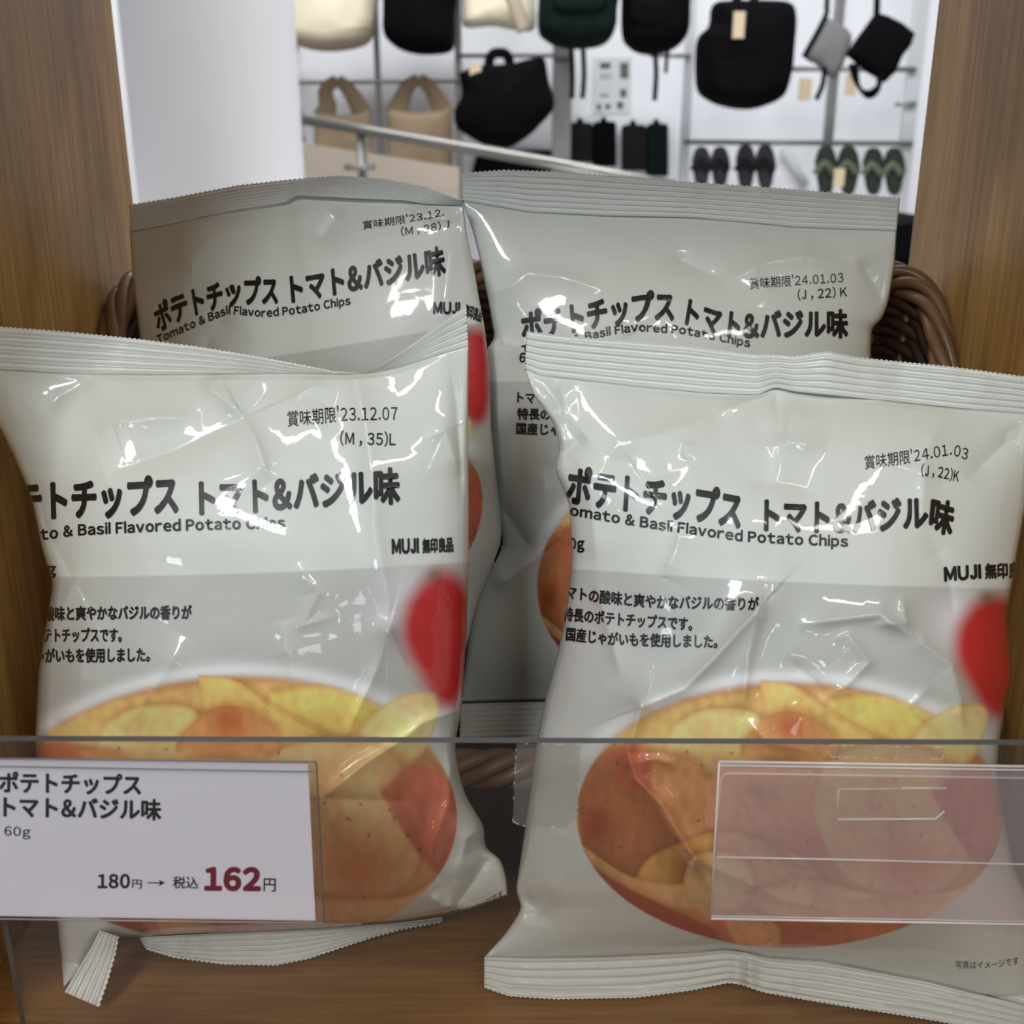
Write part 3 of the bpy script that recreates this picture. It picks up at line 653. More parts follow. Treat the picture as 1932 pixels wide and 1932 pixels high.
# --- rear right
bag('chip_bag', 'white potato chip bag in the basket behind the front right bag, long ribbed top seal',
    left=[(872, 378), (893, 440), (908, 500), (922, 570), (934, 640), (918, 656), (922, 720), (930, 850), (942, 960), (950, 1030), (927, 1075), (900, 1140), (885, 1190), (868, 1325)],
    right=[(1692, 435), (1688, 500), (1676, 570), (1664, 602), (1644, 620), (1643, 670), (1650, 800), (1670, 1000), (1660, 1320)],
    bottom=[(868, 1328), (1000, 1324), (1300, 1330), (1660, 1325)],
    top=[(872, 378), (1000, 400), (1150, 407), (1300, 410), (1400, 418), (1500, 428), (1600, 432), (1692, 435)],
    Yc=(.438, .440, .474, .472), H=.028, hb=.018, seed=31, res=(280, 340),
    creases=[([(905, 560), (965, 540), (995, 515), (1060, 522), (1140, 548)], 2.2, 26, 16), ([(1260, 475), (1300, 500), (1370, 530)], -1.8, 26, 20), ([(1370, 530), (1450, 494), (1520, 484), (1600, 500)], 2.2, 26, 14),
        ([(1620, 488), (1645, 530), (1672, 575)], -1.8, 12, 22), ([(1250, 600), (1170, 650)], -1.2, 16), ([(925, 940), (965, 985), (1013, 1050)], -3.2, 20, 14, dict(taper=(0, 1))), ([(1013, 1050), (970, 1085), (930, 1110)], 2.4, 26, 14, dict(taper=(0, 1))),
        ([(1013, 1050), (1030, 960), (1025, 880)], 2.0, 24, 14), ([(934, 640), (1000, 660)], 1.6, 14), ([(1145, 545), (1180, 620), (1270, 600)], .9, 40)],
    seals=[dict(name='top_seal', low=[(872, 378), (1000, 400), (1150, 407), (1300, 410), (1400, 418), (1500, 428), (1600, 432), (1692, 435)],
                high=[(870, 328), (950, 322), (1050, 325), (1150, 333), (1300, 345), (1450, 355), (1600, 367), (1698, 375)],
                Yl=[.474, .473, .472, .472, .472, .472], Yh=[.477, .472, .474, .476, .478, .480], seed=15),
           dict(name='bottom_seal', low=[(868, 1328), (1000, 1324), (1300, 1330), (1660, 1325)], high=[(866, 1396), (1000, 1392), (1300, 1400), (1660, 1395)],
                Yl=[.438, .439, .440], Yh=[.424, .430, .434], seed=16, nu=240, zig='high')],
    warp=lsq_warp([((1292, 600), (1440, 990)), ((1600, 615), (1795, 985)), ((985, 630), (1072, 940)), ((1008, 1110), (1087, 1530)), ((975, 715), (1068, 1078)), ((1640, 690), (1890, 1105)), ((1060, 960), (1150, 1370))]),
    texts=[('best_before_date', [("賞味期限'24.01.03", [(1415, 544), (1500, 538), (1591, 532)], 17, BD), ('(J , 22) K', [(1505, 565), (1598, 559)], 17, dict(bold=.01))]),
           ('title_lettering', [(T_KATA, [(985, 640), (1050, 630), (1130, 614), (1220, 600), (1272, 602)], 40, BT), (T_AJI, [(1292, 608), (1345, 626), (1395, 637), (1450, 634), (1520, 632), (1600, 632)], 37, BT)]),
           ('english_lettering', [(ENG, [(985, 668), (1080, 648), (1150, 632), (1200, 624), (1290, 630), (1350, 642), (1415, 655)], 15, BE)]),
           ('weight_lettering', [('60g', [(980, 683), (1020, 683)], 17, BE)]),
           ('description_lettering', [(D1, [(976, 758), (1060, 762), (1340, 770)], 17, BE), (D2, [(976, 789), (1240, 796)], 17, BE), (D3, [(974, 817), (1280, 826)], 17, BE)])])

# ------------------------------------------------------------------ wicker basket
def basket():
    root = thing('wicker_basket', (.006, .46, 0), 'brown wicker basket standing on the wooden shelf, holding the two rear chip bags', 'basket')
    x0, x1, y0, y1, R = XL+.006, XR-.006, .384, .553, .035
    def rim(t):     # closed outline, t in 0..1
        segs = []
        W_, D_ = x1-x0-2*R, y1-y0-2*R; q = math.pi*R/2; per = 2*(W_+D_)+4*q; s = (t % 1)*per
        for (cx, cy, a0, L, dx, dy) in ((x0+R, y0, -90, W_, 1, 0), (x1-R, y0+R, -90, q, 0, 0), (x1, y0+R, 0, D_, 0, 1), (x1-R, y1-R, 0, q, 0, 0), (x1-R, y1, 90, W_, -1, 0), (x0+R, y1-R, 90, q, 0, 0), (x0, y1-R, 180, D_, 0, -1), (x0+R, y0+R, 180, q, 0, 0)):
            if s <= L or (cx, cy, a0) == (x0+R, y0+R, 180):
                if dx or dy: return cx+dx*s, cy+dy*s
                a = math.radians(a0)+s/R; return cx+R*math.cos(a), cy+R*math.sin(a)
            s -= L
    def height(x, y):
        k = min(1, max(0, (y-y0)/(y1-y0))); return .052 + .184*(k*k*(3-2*k))
    def pt(t, k, out=0):
        x, y = rim(t); h = height(x, y); cx, cy = (x0+x1)/2, (y0+y1)/2
        sc = .93+.07*k
        nx, ny = (x-cx)/(x1-x0), (y-cy)/(y1-y0); l = math.hypot(nx, ny)+1e-9
        return Vector((cx+(x-cx)*sc+out*nx/l, cy+(y-cy)*sc+out*ny/l, .004+k*h))
    n_st = 66
    bm = bmesh.new()
    for i in range(n_st):
        t = i/n_st; add_tube(bm, [pt(t, k/6) for k in range(7)], .0018, 6)
    obj('stakes', bm, M['rattan'], root, True)
    bm = bmesh.new(); rows = 46
    for r in range(rows):
        k = (r+.5)/rows; pts = []
        N = n_st*4
        for i in range(N+1):
            t = i/N; pts.append(pt(t, k, .0020*math.cos(math.pi*(i/4*1.0)+math.pi*(r % 2))))
        add_tube(bm, pts, .0031, 5, cap=False)
    o = obj('weave', bm, M['rattan_core'], root, True)
    for s in range(5):
        bm = bmesh.new(); pts = []
        for i in range(421):
            t = i/420; a = 2*math.pi*(t*15+s/5); p = pt(t, 1.0, .0055*math.cos(a)); p.z += .0055*math.sin(a)+.003; pts.append(p)
        add_tube(bm, pts, .0031, 7, cap=False); obj('rim_strand', bm, M['rattan'], root, True)
    bm = bmesh.new(); add_box(bm, (x0+.02, y0+.02, .001), (x1-.02, y1-.02, .012)); obj('base', bm, M['rattan_core'], root)
basket()

# ------------------------------------------------------------------ clear acrylic shelf fence with its holders
YP = .270; PT = .003
def quad_slab(name, px, Y, th, m, parent=None, tp=0):
    """plate whose face fills the four photo corners at depth Y"""
    a = [at(x, y, Y) for x, y in px]
    bm = bmesh.new(); f = [bm.verts.new(p) for p in a]; b = [bm.verts.new(p+np.array([0, th, 0])) for p in a]
    bm.faces.new(f); bm.faces.new(b[::-1])
    for i in range(4): bm.faces.new((f[i], f[(i+1) % 4], b[(i+1) % 4], b[i]))
    return obj(name, bm, m, parent)
zt = at(966, 1403, YP)[2]; xl = at(20, 1830, YP)[0]
fence = thing('acrylic_fence', (0, YP, 0), 'clear acrylic shelf fence plate standing across the front of the shelf', 'shelf fence')
bm = bmesh.new()
xr = .185
z_l, z_r = zt+.0009, zt-.0006
vs = [bm.verts.new(p) for p in [(xl, YP, 0), (xr, YP, 0), (xr, YP, z_r), (xl, YP, z_l), (xl, YP+PT, 0), (xr, YP+PT, 0), (xr, YP+PT, z_r), (xl, YP+PT, z_l)]]
for f in ((0, 1, 2, 3), (5, 4, 7, 6)): bm.faces.new([vs[i] for i in f])
obj('plate', bm, M['acrylic'], fence)
bm = bmesh.new()
def strip(bm, a, b):
    q = [bm.verts.new(p) for p in (a, b, (b[0], b[1]+PT, b[2]), (a[0], a[1]+PT, a[2]))]; bm.faces.new(q)
strip(bm, (xl, YP, z_l), (xr, YP, z_r)); strip(bm, (xl, YP, 0), (xl, YP, z_l)); strip(bm, (xr, YP, 0), (xr, YP, z_r))
obj('polished_edge', bm, M['acrylic_edge'], fence)

def rod(bm, a, b, r=.0004): add_tube(bm, [a, b], r, 6)
def pxline(pts, Y): return [atv(x, y, Y) for x, y in pts]
# price card holder, left
hl = thing('price_card_sleeve', tuple(at(300, 1740, .264)), 'clear plastic sleeve hung on the fence, holding the price card', 'label holder')
quad_slab('front_sheet', [(-90, 1740-8), (612, 1742), (597, 1437), (-90, 1430)], .2635, .0004, M['sleeve'], hl)
quad_slab('back_sheet', [(-90, 1734), (611, 1743), (596, 1436), (-90, 1429)], .2675, .0004, M['sleeve'], hl)
bm = bmesh.new()
for a, b in (((597, 1437), (612, 1742)), ((-90, 1430), (597, 1437)), ((-90, 1733), (612, 1742))): rod(bm, atv(*a, .2633), atv(*b, .2633), .00025)
obj('sheet_edge', bm, M['acrylic_edge'], hl)
bm = bmesh.new(); rod(bm, atv(-90, 1444, .2632), atv(598, 1456, .2632), .00018); obj('lip', bm, M['acrylic_edge'], hl)
card = thing('price_card', tuple(at(300, 1737, .2655)), 'white price card reading 180 yen to 162 yen, in the sleeve', 'price card')
quad_slab('card', [(-80, 1727), (595, 1737), (581, 1442), (-80, 1431)], .2652, .0003, M['card'], card)
def card_text(name, lines, m):
    out = bmesh.new()
    for ln in lines:
        b = text_bm(*ln[:3], **(ln[3] if len(ln) > 3 else {}))
        for v in b.verts: v.co = at(v.co.x, v.co.y, .26505-v.co.z*3e-6)
        me = bpy.data.meshes.new('x'); b.to_mesh(me); b.free(); out.from_mesh(me); bpy.data.meshes.remove(me)
    me = bpy.data.meshes.new(name); out.to_mesh(me); out.free(); link(name, me, m, card)
card_text('name_lettering', [(T_KATA, [(-2, 1492), (130, 1494), (266, 1497)], 31, dict(bold=.036)), (T_AJI, [(6, 1538), (304, 1544)], 31, dict(bold=.036)), ('60g', [(8, 1576), (57, 1578)], 17, dict(bold=.008))], M['card_ink'])
card_text('old_price_lettering', [('180', [(184, 1675), (245, 1675)], 25, dict(bold=.035)), ('円', [(249, 1674), (267, 1675)], 14, dict(bold=.012)), ('税込', [(326, 1674), (374, 1675)], 18, dict(bold=.014)), ('円', [(497, 1679), (520, 1680)], 21, dict(bold=.014))], M['card_ink'])
card_text('price_lettering', [('162', [(385, 1678), (492, 1679)], 40, dict(bold=.055))], M['card_red'])
bm = bmesh.new()
for quad in ([(278, 1664.6), (303, 1664.9), (303, 1666.9), (278, 1666.6)], [(300, 1660), (311, 1665.8), (300, 1671.5), (302, 1665.8)]):
    bm.faces.new([bm.verts.new(at(x, y, .26505)) for x, y in quad])
obj('arrow', bm, M['card_ink'], card)
# empty holder, right
hr = thing('label_holder', tuple(at(1640, 1738, .264)), 'empty clear plastic label holder on the right of the fence', 'label holder')
quad_slab('back_sheet', [(1341, 1733), (2060, 1746), (2060, 1448), (1357, 1437)], .2670, .0005, M['holder'], hr)
quad_slab('front_sheet', [(1346, 1730), (2060, 1743), (2060, 1471), (1362, 1460)], .2615, .0005, M['sleeve'], hr)
bm = bmesh.new()
for a, b, r in (((1357, 1437), (2060, 1448), .0004), ((1357, 1437), (1341, 1733), .0003), ((1341, 1733), (2060, 1746), .0004), ((1343, 1728), (2060, 1741), .0002), ((1358, 1444), (2060, 1455), .0003)): rod(bm, atv(*a, .2668), atv(*b, .2668), r)
obj('moulded_edge', bm, M['holder_edge'], hr, True)
bm = bmesh.new()
add_tube(bm, pxline([(1350, 1620), (1360, 1470), (1366, 1461), (1376, 1459), (2060, 1470)], .2612), .00014, 6)
add_tube(bm, pxline([(1352, 1617), (1600, 1622), (2060, 1634)], .2612), .0002, 6)
obj('front_lip', bm, M['holder_edge'], hr, True)
bm = bmesh.new(); add_tube(bm, pxline([(1700, 1487), (1786, 1487)], .2612), .0002, 6); add_tube(bm, pxline([(1580, 1546), (1765, 1545), (1782, 1530)], .2612), .0002, 6); add_tube(bm, pxline([(1582, 1489), (1700, 1488)], .2612), .0001, 6); add_tube(bm, pxline([(1582, 1489), (1579, 1545)], .2612), .0001, 6)
obj('hanging_slot', bm, M['holder_edge'], hr, True)
# strips of clear tape
def tape(label, pts, seed, Y=.2692, edges=True):
    t = thing('clear_tape', tuple(at(pts[0][0], pts[0][1], Y)), label, 'tape')
    bm = bmesh.new(); vs = [bm.verts.new(at(x, y, Y)) for x, y in pts]; bm.faces.new(vs)
    r = bmesh.ops.extrude_face_region(bm, geom=bm.faces[:]); 
    for v in r['geom']:
        if isinstance(v, bmesh.types.BMVert): v.co.y += .0001
    obj('tape_strip', bm, M['tape'], t)
    rr = random.Random(seed); bm = bmesh.new()
    P = [Vector(at(x, y, Y-.0001)) for x, y in pts]
    for a, b in zip(P, P[1:]+P[:1]):
        n = max(3, int((b-a).length/.0012)); 
        for i in range(n):
            if rr.random() < .45: add_tube(bm, [a.lerp(b, i/n), a.lerp(b, (i+.7)/n)], .00007+.00006*rr.random(), 5)
    obj('tape_edge', bm, M['holder_edge'], t)
tape('clear tape strip stuck on the fence between the two front bags', [(975, 1403), (1096, 1405), (1092, 1480), (1088, 1540), (1068, 1562), (984, 1558), (968, 1550), (970, 1480)], 2)
tape('clear tape strip on the fence edge above the empty label holder', [(1566, 1407), (1668, 1408), (1780, 1410), (1779, 1432), (1568, 1428)], 3)

# ------------------------------------------------------------------ store behind the shelf
M['white_wall'] = mat('white_panel', (.80, .81, .84), .6, noise=.02, nscale=3)
M['white_paint'] = mat('white_paint', (.80, .79, .80), .5, noise=.02, nscale=5)
M['steel'] = mat('brushed_steel', (.30, .29, .27), .3, metal=1., noise=.08, nscale=60)
M['rack'] = mat('grey_rack', (.26, .26, .25), .4, metal=.5)
M['pale_rack'] = mat('pale_rack', (.60, .61, .63), .4, metal=.3)
M['black'] = mat('black_fabric', (.004, .004, .0045), .95, spec=.05, noise=.4, nscale=20, bump=.5, bscale=60)
M['charcoal'] = mat('charcoal_fabric', (.014, .0145, .016), .9, spec=.1, noise=.4, nscale=30, bump=.4, bscale=80)
M['green'] = mat('dark_green_fabric', (.005, .012, .010), .9, spec=.1, noise=.4, nscale=30, bump=.4, bscale=80)
M['grey'] = mat('grey_fabric', (.17, .17, .165), .85, noise=.25, nscale=60, bump=.4, bscale=90)
M['cream'] = mat('cream_canvas', (.80, .72, .54), .9, noise=.10, nscale=12, bump=.4, bscale=90)
M['brown_canvas'] = mat('tan_canvas', (.46, .38, .28), .9, noise=.1, nscale=20, bump=.4, bscale=90)
M['jute'] = mat('jute_cloth', (.27, .195, .12), .95, noise=.2, nscale=160, bump=.6, bscale=300)
M['kraft'] = mat('kraft_tag', (.58, .47, .30), .8)
M['paper'] = mat('poster_paper', (.62, .63, .63), .6)
M['poster_ink'] = mat('poster_ink', (.10, .10, .10), .6)
M['beige'] = mat('beige_board', (.37, .31, .25), .7, noise=.04, nscale=10)
M['rubber'] = mat('dark_rubber', (.018, .019, .022), .8, noise=.2, nscale=40)
M['olive'] = mat('olive_rubber', (.012, .017, .010), .8, noise=.3, nscale=40)
M['olive_light'] = mat('pale_olive_strap', (.085, .10, .055), .7, noise=.3, nscale=60)
YW = 4.0; PXM = lambda Y: Y/F*1.02
# wall panels and store floor
struct(board('wall_back', (-2.2, YW, -1.0), (2.6, YW+.05, 2.2), M['white_wall']))
M['store_floor'] = mat('store_floor', (.30, .28, .26), .4, noise=.1, nscale=4)
fl = struct(board('floor_store', (-2.2, .75, -.95), (2.6, YW, -.90), M['store_floor']))

def prism(name, px, Y, th, m, parent=None, bevel=0., puff=0., rng=0):
    """a solid with the given outline, th deep, its front slightly puffed"""
    pts = [at(x, y, Y) for x, y in px]
    c = sum(pts)/len(pts)
    bm = bmesh.new()
    rings = []
    prof = [(0, 1.0), (.25, 1.0), (.6, .97), (.85, .88), (1.0, .70)] if puff else [(0, 1.0), (.9, 1.0), (1.0, .985)]
    for k, s in prof:
        rings.append([bm.verts.new(c + (p-c)*s + np.array([0, -th*k, 0])) for p in pts])
    n = len(pts)
    for a, b in zip(rings, rings[1:]):
        for i in range(n): bm.faces.new((a[i], a[(i+1) % n], b[(i+1) % n], b[i]))
    bm.faces.new(rings[0]); 
    cf = bm.verts.new(c + np.array([0, -th*1.04, 0]))
    for i in range(n): bm.faces.new((rings[-1][i], rings[-1][(i+1) % n], cf))
    return obj(name, bm, m, parent, smooth=bool(puff))
def curve_px(pts, n=5): return [(p.x, p.y) for p in smooth_path([(x, y, 0) for x, y in pts], n)]
def strap(name, px, Y, r, m, parent, sx=.35, n=5, dy=0.0):
    P = smooth_path([atv(x, y, Y) for x, y in px], n); bm = bmesh.new(); add_tube(bm, P, r, 8, sx=sx, flat_axis=(1, 0, 0)); return obj(name, bm, m, parent, True)
def px_tube(name, a, b, Y, r, m, label, cat, group=None, Y2=None):
    bm = bmesh.new(); add_tube(bm, [atv(*a, Y), atv(*b, Y2 or Y)], r, 12); o = obj(name, bm, m, None, True); return tag(o, label, cat, group)

# rack posts (square section) and rails
def post(x_top, x_bot, w, y1, Y, m, label, z1=1.35):
    p = at(x_top, 0, Y); X = at((x_top+x_bot)/2, y1/2, Y)[0]; hw = w/2*Y/F
    bm = bmesh.new(); add_box(bm, (X-hw, Y, -.9), (X+hw, Y+.03, z1), bevel=.003)
    tag(obj('rack_post', bm, m), label, 'rack post', 'display rack posts')
post(863, 867, 12, 330, 3.78, M['rack'], 'grey rack post left of the black tote bag')
post(710, 712, 10, 240, 3.78, M['rack'], 'thin grey rack post between the jute bags')
post(1060, 1062, 34, 300, 3.78, M['rack'], 'wide grey rack post behind the green backpack straps')
post(1300, 1296, 15, 350, 3.78, M['pale_rack'], 'pale rack post left of the square black backpack')
post(1578, 1574, 16, 260, 3.78, M['rack'], 'grey rack post behind the small grey pouch')
post(1728, 1712, 24, 400, 3.78, M['pale_rack'], 'pale rack post at the far right beside the wooden panel')
rails = 'display rack rails'
for (a, b, Y, w, lb) in (((500, 157), (867, 153), 3.772, 7, 'thin grey rail carrying the jute bags'), ((863, 105), (1080, 105), 3.772, 7, 'thin rail behind the black tote bag'),
                        ((1225, 104), (1302, 106), 3.772, 7, 'short rail beside the black backpack'), ((1484, 130), (1728, 131), 3.772, 9, 'rail behind the small grey and black pouches'),
                        ((1290, 268), (1722, 271), 3.772, 9, 'rail the slippers hang from'), ((1690, 197), (1728, 196), 3.772, 8, 'short hook rail right of the black pouch')):
    px_tube('rack_rail', a, b, Y, w/2*Y/F, M['rack'], lb, 'rack rail', rails)

def bagthing(name, label, outline, Y, th, m, cat='bag', group='bags hanging on the display wall', puff=1, n=5, close=True):
    c = outline + [outline[0]]; pts = curve_px(c, n)[:-1]
    mx = sum(p[0] for p in pts)/len(pts); my = max(p[1] for p in pts)
    root = thing(name, tuple(at(mx, my, Y)), label, cat, group)
    prism('bag_body', pts, Y, th, m, root, puff=puff)
    return root
# top row
t = bagthing('canvas_bag', 'beige canvas bag cut off by the white column at the top', [(505, -40), (548, -40), (552, 20), (550, 70), (536, 98), (505, 102)], 3.99, .08, M['cream'])
t = bagthing('shoulder_bag', 'black bag corner showing behind the beige canvas bag', [(505, 60), (545, 62), (563, 92), (548, 108), (505, 114)], 3.9, .02, M['black'])
t = bagthing('canvas_tote', 'large cream canvas bag with tan base, top left of the wall', [(536, -60), (706, -60), (709, 30), (700, 60), (686, 82), (640, 94), (590, 92), (556, 78), (540, 40)], 3.7, .14, M['cream'])
prism('base_panel', curve_px([(546, 60), (620, 64), (700, 54), (706, 62), (690, 86), (640, 97), (590, 95), (550, 80), (546, 60)])[:-1], 3.70, .155, M['brown_canvas'], t, puff=1)
t = bagthing('shoulder_bag', 'large black bag hanging right of the cream canvas bag', [(726, -60), (856, -60), (858, 30), (858, 70), (850, 98), (800, 104), (760, 96), (736, 80), (726, 62), (726, 20)], 3.74, .14, M['black'])
t = bagthing('canvas_tote', 'cream canvas bag with a tan strap beside the grey rack post', [(870, -60), (1005, -60), (1010, 10), (1008, 56), (975, 58), (930, 50), (878, 52), (872, 20)], 3.74, .10, M['cream'])
strap('strap', [(960, -30), (972, 10), (990, 58)], 3.58, .022, M['brown_canvas'], t)
t = bagthing('backpack', 'dark green backpack hanging at the top centre', [(1020, -50), (1154, -50), (1161, 30), (1156, 64), (1140, 84), (1110, 92), (1065, 92), (1030, 78), (1014, 50)], 3.6, .16, M['green'])
prism('pocket', curve_px([(1042, -20), (1140, -20), (1140, 18), (1090, 24), (1045, 18), (1042, -20)])[:-1], 3.45, .03, M['green'], t, puff=1)
strap('strap', [(1078, 90), (1080, 140), (1079, 186)], 3.6, .008, M['black'], t); strap('strap', [(1100, 90), (1102, 140), (1099, 186)], 3.6, .008, M['black'], t)
t = bagthing('backpack', 'black rounded backpack right of the dark green backpack', [(1174, -50), (1288, -50), (1295, 20), (1290, 70), (1265, 96), (1220, 104), (1188, 92), (1172, 60)], 3.6, .16, M['black'])
strap('strap', [(1236, 96), (1238, 140), (1235, 190)], 3.6, .008, M['black'], t); strap('strap', [(1262, 86), (1258, 110), (1256, 138)], 3.6, .006, M['charcoal'], t)
prism('pocket', curve_px([(1190, 0), (1262, 0), (1268, 40), (1226, 52), (1190, 40), (1190, 0)])[:-1], 3.46, .03, M['black'], t, puff=1)
# black tote
t = bagthing('tote_bag', 'slouched black tote bag with a short handle, below the top row', [(866, 140), (900, 126), (960, 122), (1002, 112), (1026, 112), (1034, 150), (1045, 200), (1020, 235), (990, 262), (955, 280), (915, 274), (880, 255), (862, 240), (858, 210), (872, 180)], 3.6, .13, M['black'])
strap('handle', [(922, 132), (924, 112), (932, 101), (952, 101), (960, 112), (962, 130)], 3.55, .015, M['black'], t)
bm = bmesh.new(); add_box(bm, tuple(at(886, 141, 3.48)), tuple(at(908, 122, 3.485))); obj('paper_tag', bm, M['kraft'], t)
# jute bags
def jute(label, x0, x1, y0, y1, hx, hy, cut=False):
    root = thing('jute_bag', tuple(at((x0+x1)/2, y1, 3.7)), label, 'bag', 'jute carrier bags on the left rail')
    # body with vest-style handles as one outline with a hole: two side loops
    prism('bag_body', curve_px([(x0, y0+62), (x0+14, y0+62), ((x0+x1)/2, y0+68), (x1-14, y0+62), (x1, y0+64), (x1+2, y1-20), (x1, y1), (x0+4, y1), (x0-2, y1-30), (x0, y0+62)], 4)[:-1], 3.76, .05, M['jute'], root, puff=1)
    for side in (0, 1):
        xa = hx[side]; xo = x0+22 if side == 0 else x1-22
        pts = [(xo+(-8 if side == 0 else 8), y0+72), (xo, y0+52), (xa, y0+20), ((hx[0]+hx[1])/2, hy)]
        P = smooth_path([atv(x, y, 3.762) for x, y in pts], 6); bm = bmesh.new()
        add_tube(bm, P, [ .038-.022*i/len(P) for i in range(len(P))], 8, sx=.25, flat_axis=(1, 0, 0)); obj('handle', bm, M['jute'], root, True)
jute('jute carrier bag with looped handles, middle of the three', 596, 700, 150, 300, (615, 658), 150)
jute('jute carrier bag with narrow handles, next to the grey rack post', 732, 852, 146, 345, (768, 812), 148)
jute('jute carrier bag half hidden by the white column', 470, 570, 152, 270, (500, 545), 152)
# suitcases
for k, (x0, x1, y0, y1, m_, lb) in enumerate([(1072, 1116, 232, 306, 'charcoal', 'dark pouch leftmost of the four under the poster'), (1118, 1160, 230, 314, 'black', 'dark pouch second from the left under the poster'), (1172, 1216, 236, 322, 'charcoal', 'dark pouch third from the left under the poster'), (1219, 1257, 234, 332, 'green', 'dark green pouch rightmost of the four under the poster')]):
    r_ = thing('flat_pouch', tuple(at((x0+x1)/2, y1, 3.8)), lb, 'pouch', 'dark pouches under the poster')
    prism('pouch_body', [(x0, y0+5), (x0+5, y0), (x1-5, y0), (x1, y0+5), (x1, y1), (x0, y1)], 3.995, .06, M[m_], r_)
    strap('hanging_loop', [((x0+x1)/2-5, y0+2), ((x0+x1)/2, y0-7), ((x0+x1)/2+5, y0+2)], 3.96, .006, M['black'], r_)
t = bagthing('storage_bag', 'black bag low behind the handrail below the tote', [(900, 285), (1060, 290), (1062, 380), (900, 370)], 3.995, .08, M['black'])
# poster
po = thing('poster', tuple(at(1155, 215, 3.7)), 'grey instruction poster with small pictures hung under the backpacks', 'poster')
quad_slab('sheet', [(1118, 214), (1190, 214), (1192, 108), (1120, 108)], 3.996, .003, M['paper'], po)
bm = bmesh.new()
for (a, b, c, d) in ((1132, 118, 1152, 130), (1170, 118, 1186, 148), (1170, 168, 1182, 184), (1126, 196, 1134, 208), (1142, 196, 1152, 206), (1164, 192, 1176, 206), (1132, 178, 1148, 182), (1132, 140, 1154, 142), (1132, 146, 1154, 148)):
    bm = bmesh.new(); bm.faces.new([bm.verts.new(at(x, y, 3.9955)) for x, y in ((a, b), (c, b), (c, d), (a, d))]); obj('printed_picture', bm, M['poster_ink'], po)
# square black backpack
t = bagthing('backpack', 'square black backpack with a pale tag, right part of the wall', [(1346, 8), (1380, 6), (1440, 6), (1480, 12), (1490, 40), (1487, 90), (1482, 140), (1468, 184), (1440, 200), (1410, 207), (1370, 203), (1335, 190), (1314, 168), (1311, 110), (1316, 72), (1336, 50), (1340, 20)], 3.55, .17, M['black'])
strap('strap', [(1390, 10), (1392, -30), (1400, -60)], 3.5, .014, M['black'], t); strap('strap', [(1424, 10), (1420, -30), (1412, -60)], 3.5, .014, M['black'], t)
prism('pocket', curve_px([(1344, 110), (1400, 106), (1455, 112), (1460, 160), (1430, 184), (1380, 184), (1346, 165), (1344, 110)])[:-1], 3.40, .03, M['black'], t, puff=1)
bm = bmesh.new(); add_box(bm, tuple(at(1382, 72, 3.34)), tuple(at(1406, 22, 3.345))); obj('paper_tag', bm, M['kraft'], t)
# pouches on cords
t = bagthing('pouch', 'small grey pouch hanging by a cord, tilted', [(1556, 32), (1580, 44), (1604, 64), (1600, 96), (1572, 150), (1540, 122), (1516, 108), (1535, 72)], 3.6, .03, M['grey'], 'pouch', n=2)
strap('cord', [(1562, -30), (1560, 10), (1556, 34), (1516, 108)], 3.57, .008, M['black'], t)
strap('cord', [(1556, 128), (1552, 160), (1540, 188)], 3.57, .008, M['black'], t)
bm = bmesh.new(); add_box(bm, tuple(at(1506, 190, 3.55)), tuple(at(1532, 148, 3.555))); obj('paper_tag', bm, M['kraft'], t)
t = bagthing('pouch', 'small black pouch with coiled cord at the right', [(1650, 26), (1672, 30), (1724, 64), (1700, 108), (1668, 156), (1600, 108), (1598, 98), (1628, 56)], 3.55, .035, M['black'], 'pouch', n=2)
strap('cord', [(1656, -30), (1654, 28)], 3.52, .010, M['black'], t)
for k in range(3): strap('cord', [(1604+6*k, 120), (1612+4*k, 150+6*k), (1636, 182-4*k), (1656, 172-5*k), (1664-4*k, 140)], 3.5-.01*k, .006, M['black'], t)
bm = bmesh.new(); add_box(bm, tuple(at(1594, 180, 3.55)), tuple(at(1616, 140, 3.555))); obj('paper_tag', bm, M['kraft'], t)
t = px_tube('diagonal_brace', (1478, 282), (1520, 350), 3.98, .016, M['paper'], 'pale diagonal brace between the slippers', 'brace')
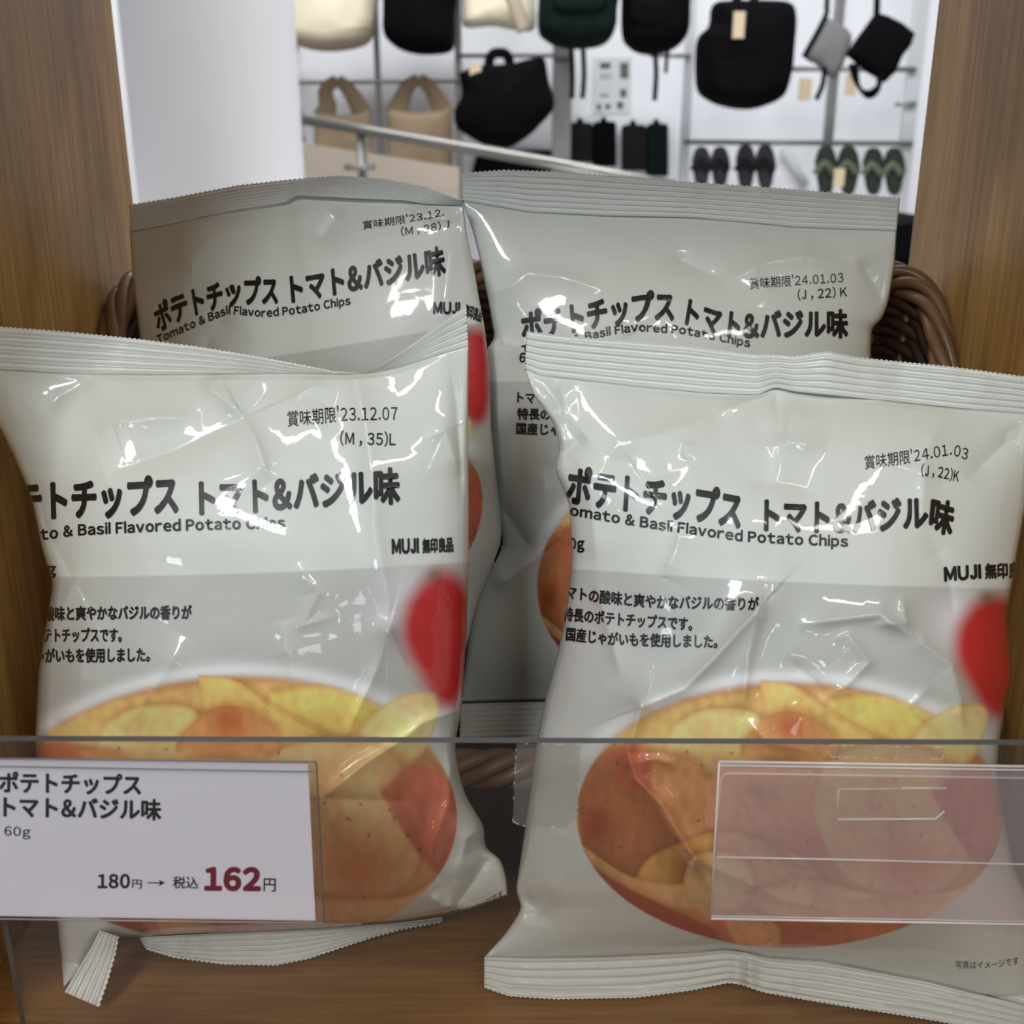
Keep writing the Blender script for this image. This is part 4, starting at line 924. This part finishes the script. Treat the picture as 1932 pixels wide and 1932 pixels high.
# slippers
def slipper(cx, top, bot, w, m, ms, label, grp, tagc=False):
    r_ = thing('slipper', tuple(at(cx, bot, 3.6)), label, 'slipper', grp)
    h = bot-top; out = []
    for k in range(20):
        a = 2*math.pi*k/20; y = -math.cos(a); f = w*(.5 if y < 0 else .40)*(1-.12*abs(y)); sa = math.sin(a); out.append((cx+f*math.copysign(abs(sa)**.75, sa), (top+bot)/2+h/2*y))
    prism('sole', out, 3.6, .03, m, r_)
    cy = top+h*.46
    for s in (-1, 1): strap('strap', [(cx+s*w*.42, cy+h*.12), (cx+s*w*.25, cy), (cx-s*w*.05, cy-h*.12)], 3.565, .012, ms, r_, sx=.6)
    return r_
for k, (a, b, tp, bt, w, m_, ms, nm) in enumerate([(1322, 1357, 276, 356, 37, 'rubber', 'charcoal', 'charcoal pair on the far left'), (1405, 1442, 272, 360, 38, 'rubber', 'charcoal', 'charcoal pair nearer the diagonal brace'), (1556, 1598, 274, 368, 41, 'olive', 'olive_light', 'olive pair with the paper tag'), (1645, 1684, 278, 368, 39, 'olive', 'olive_light', 'olive pair at the far right')]):
    for c, sd in ((a, 'left'), (b, 'right')):
        r_ = slipper(c, tp, bt, w, M[m_], M[ms], f'{sd} slipper of the {nm} of the rail', 'slippers hanging on the rail')
        if k == 2 and sd == 'left':
            bm = bmesh.new(); add_box(bm, tuple(at(1572, 352, 3.5)), tuple(at(1594, 318, 3.505))); obj('paper_tag', bm, M['kraft'], r_)
# white column
bm = bmesh.new()
cc = at(372, 300, 1.9); rc = 158/2000*1.9
for k in range(1):
    ring = [[bm.verts.new((cc[0]+rc*math.cos(a*math.pi/32), 1.9+rc+rc*math.sin(a*math.pi/32), z)) for a in range(64)] for z in (-.9, 1.9)]
    for i in range(64): bm.faces.new((ring[0][i], ring[0][(i+1) % 64], ring[1][(i+1) % 64], ring[1][i]))
tag(obj('column', bm, M['white_paint'], None, True), 'round white column standing behind the left wooden panel', 'column')
# handrail running down to the right, on posts, with the beige board behind
hrail = thing('handrail', tuple(at(680, 340, 2.6)), 'brushed steel handrail sloping down to the right in front of the display wall', 'handrail')
bm = bmesh.new(); add_tube(bm, [atv(430, 200, 2.75), atv(700, 248, 2.6), atv(1000, 300, 2.4), atv(1270, 352, 2.25)], .0125, 16); obj('rail', bm, M['steel'], hrail, True)
bm = bmesh.new(); p = atv(681, 250, 2.62); add_tube(bm, [p, (p.x, p.y, -.9)], .012, 12); obj('post', bm, M['rack'], hrail, True)
bm = bmesh.new(); add_tube(bm, [atv(650, 315, 2.6), atv(708, 315, 2.6)], .008, 10); obj('bracket', bm, M['rack'], hrail, True)
o = quad_slab('beige_board', [(440, 1118), (866, 1118), (866, 316), (440, 250)], 2.9, .03, M['beige']); tag(o, 'plain beige board behind the steel handrail', 'board')
# dark display table seen low at the right
o = thing('display_table', tuple(at(1700, 620, 2.0)), 'dark display table with a pale top edge beside the right panel', 'table')
quad_slab('front_panel', [(1500, 520), (1800, 500), (1800, 415), (1500, 440)], 2.02, .4, M['black'], o); quad_slab('shelf_edge', [(1500, 560), (1800, 512), (1800, 504), (1500, 552)], 2.0, .3, M['pale_rack'], o)
quad_slab('lower_panel', [(1500, 700), (1800, 690), (1800, 520), (1500, 560)], 2.05, .3, M['charcoal'], o)
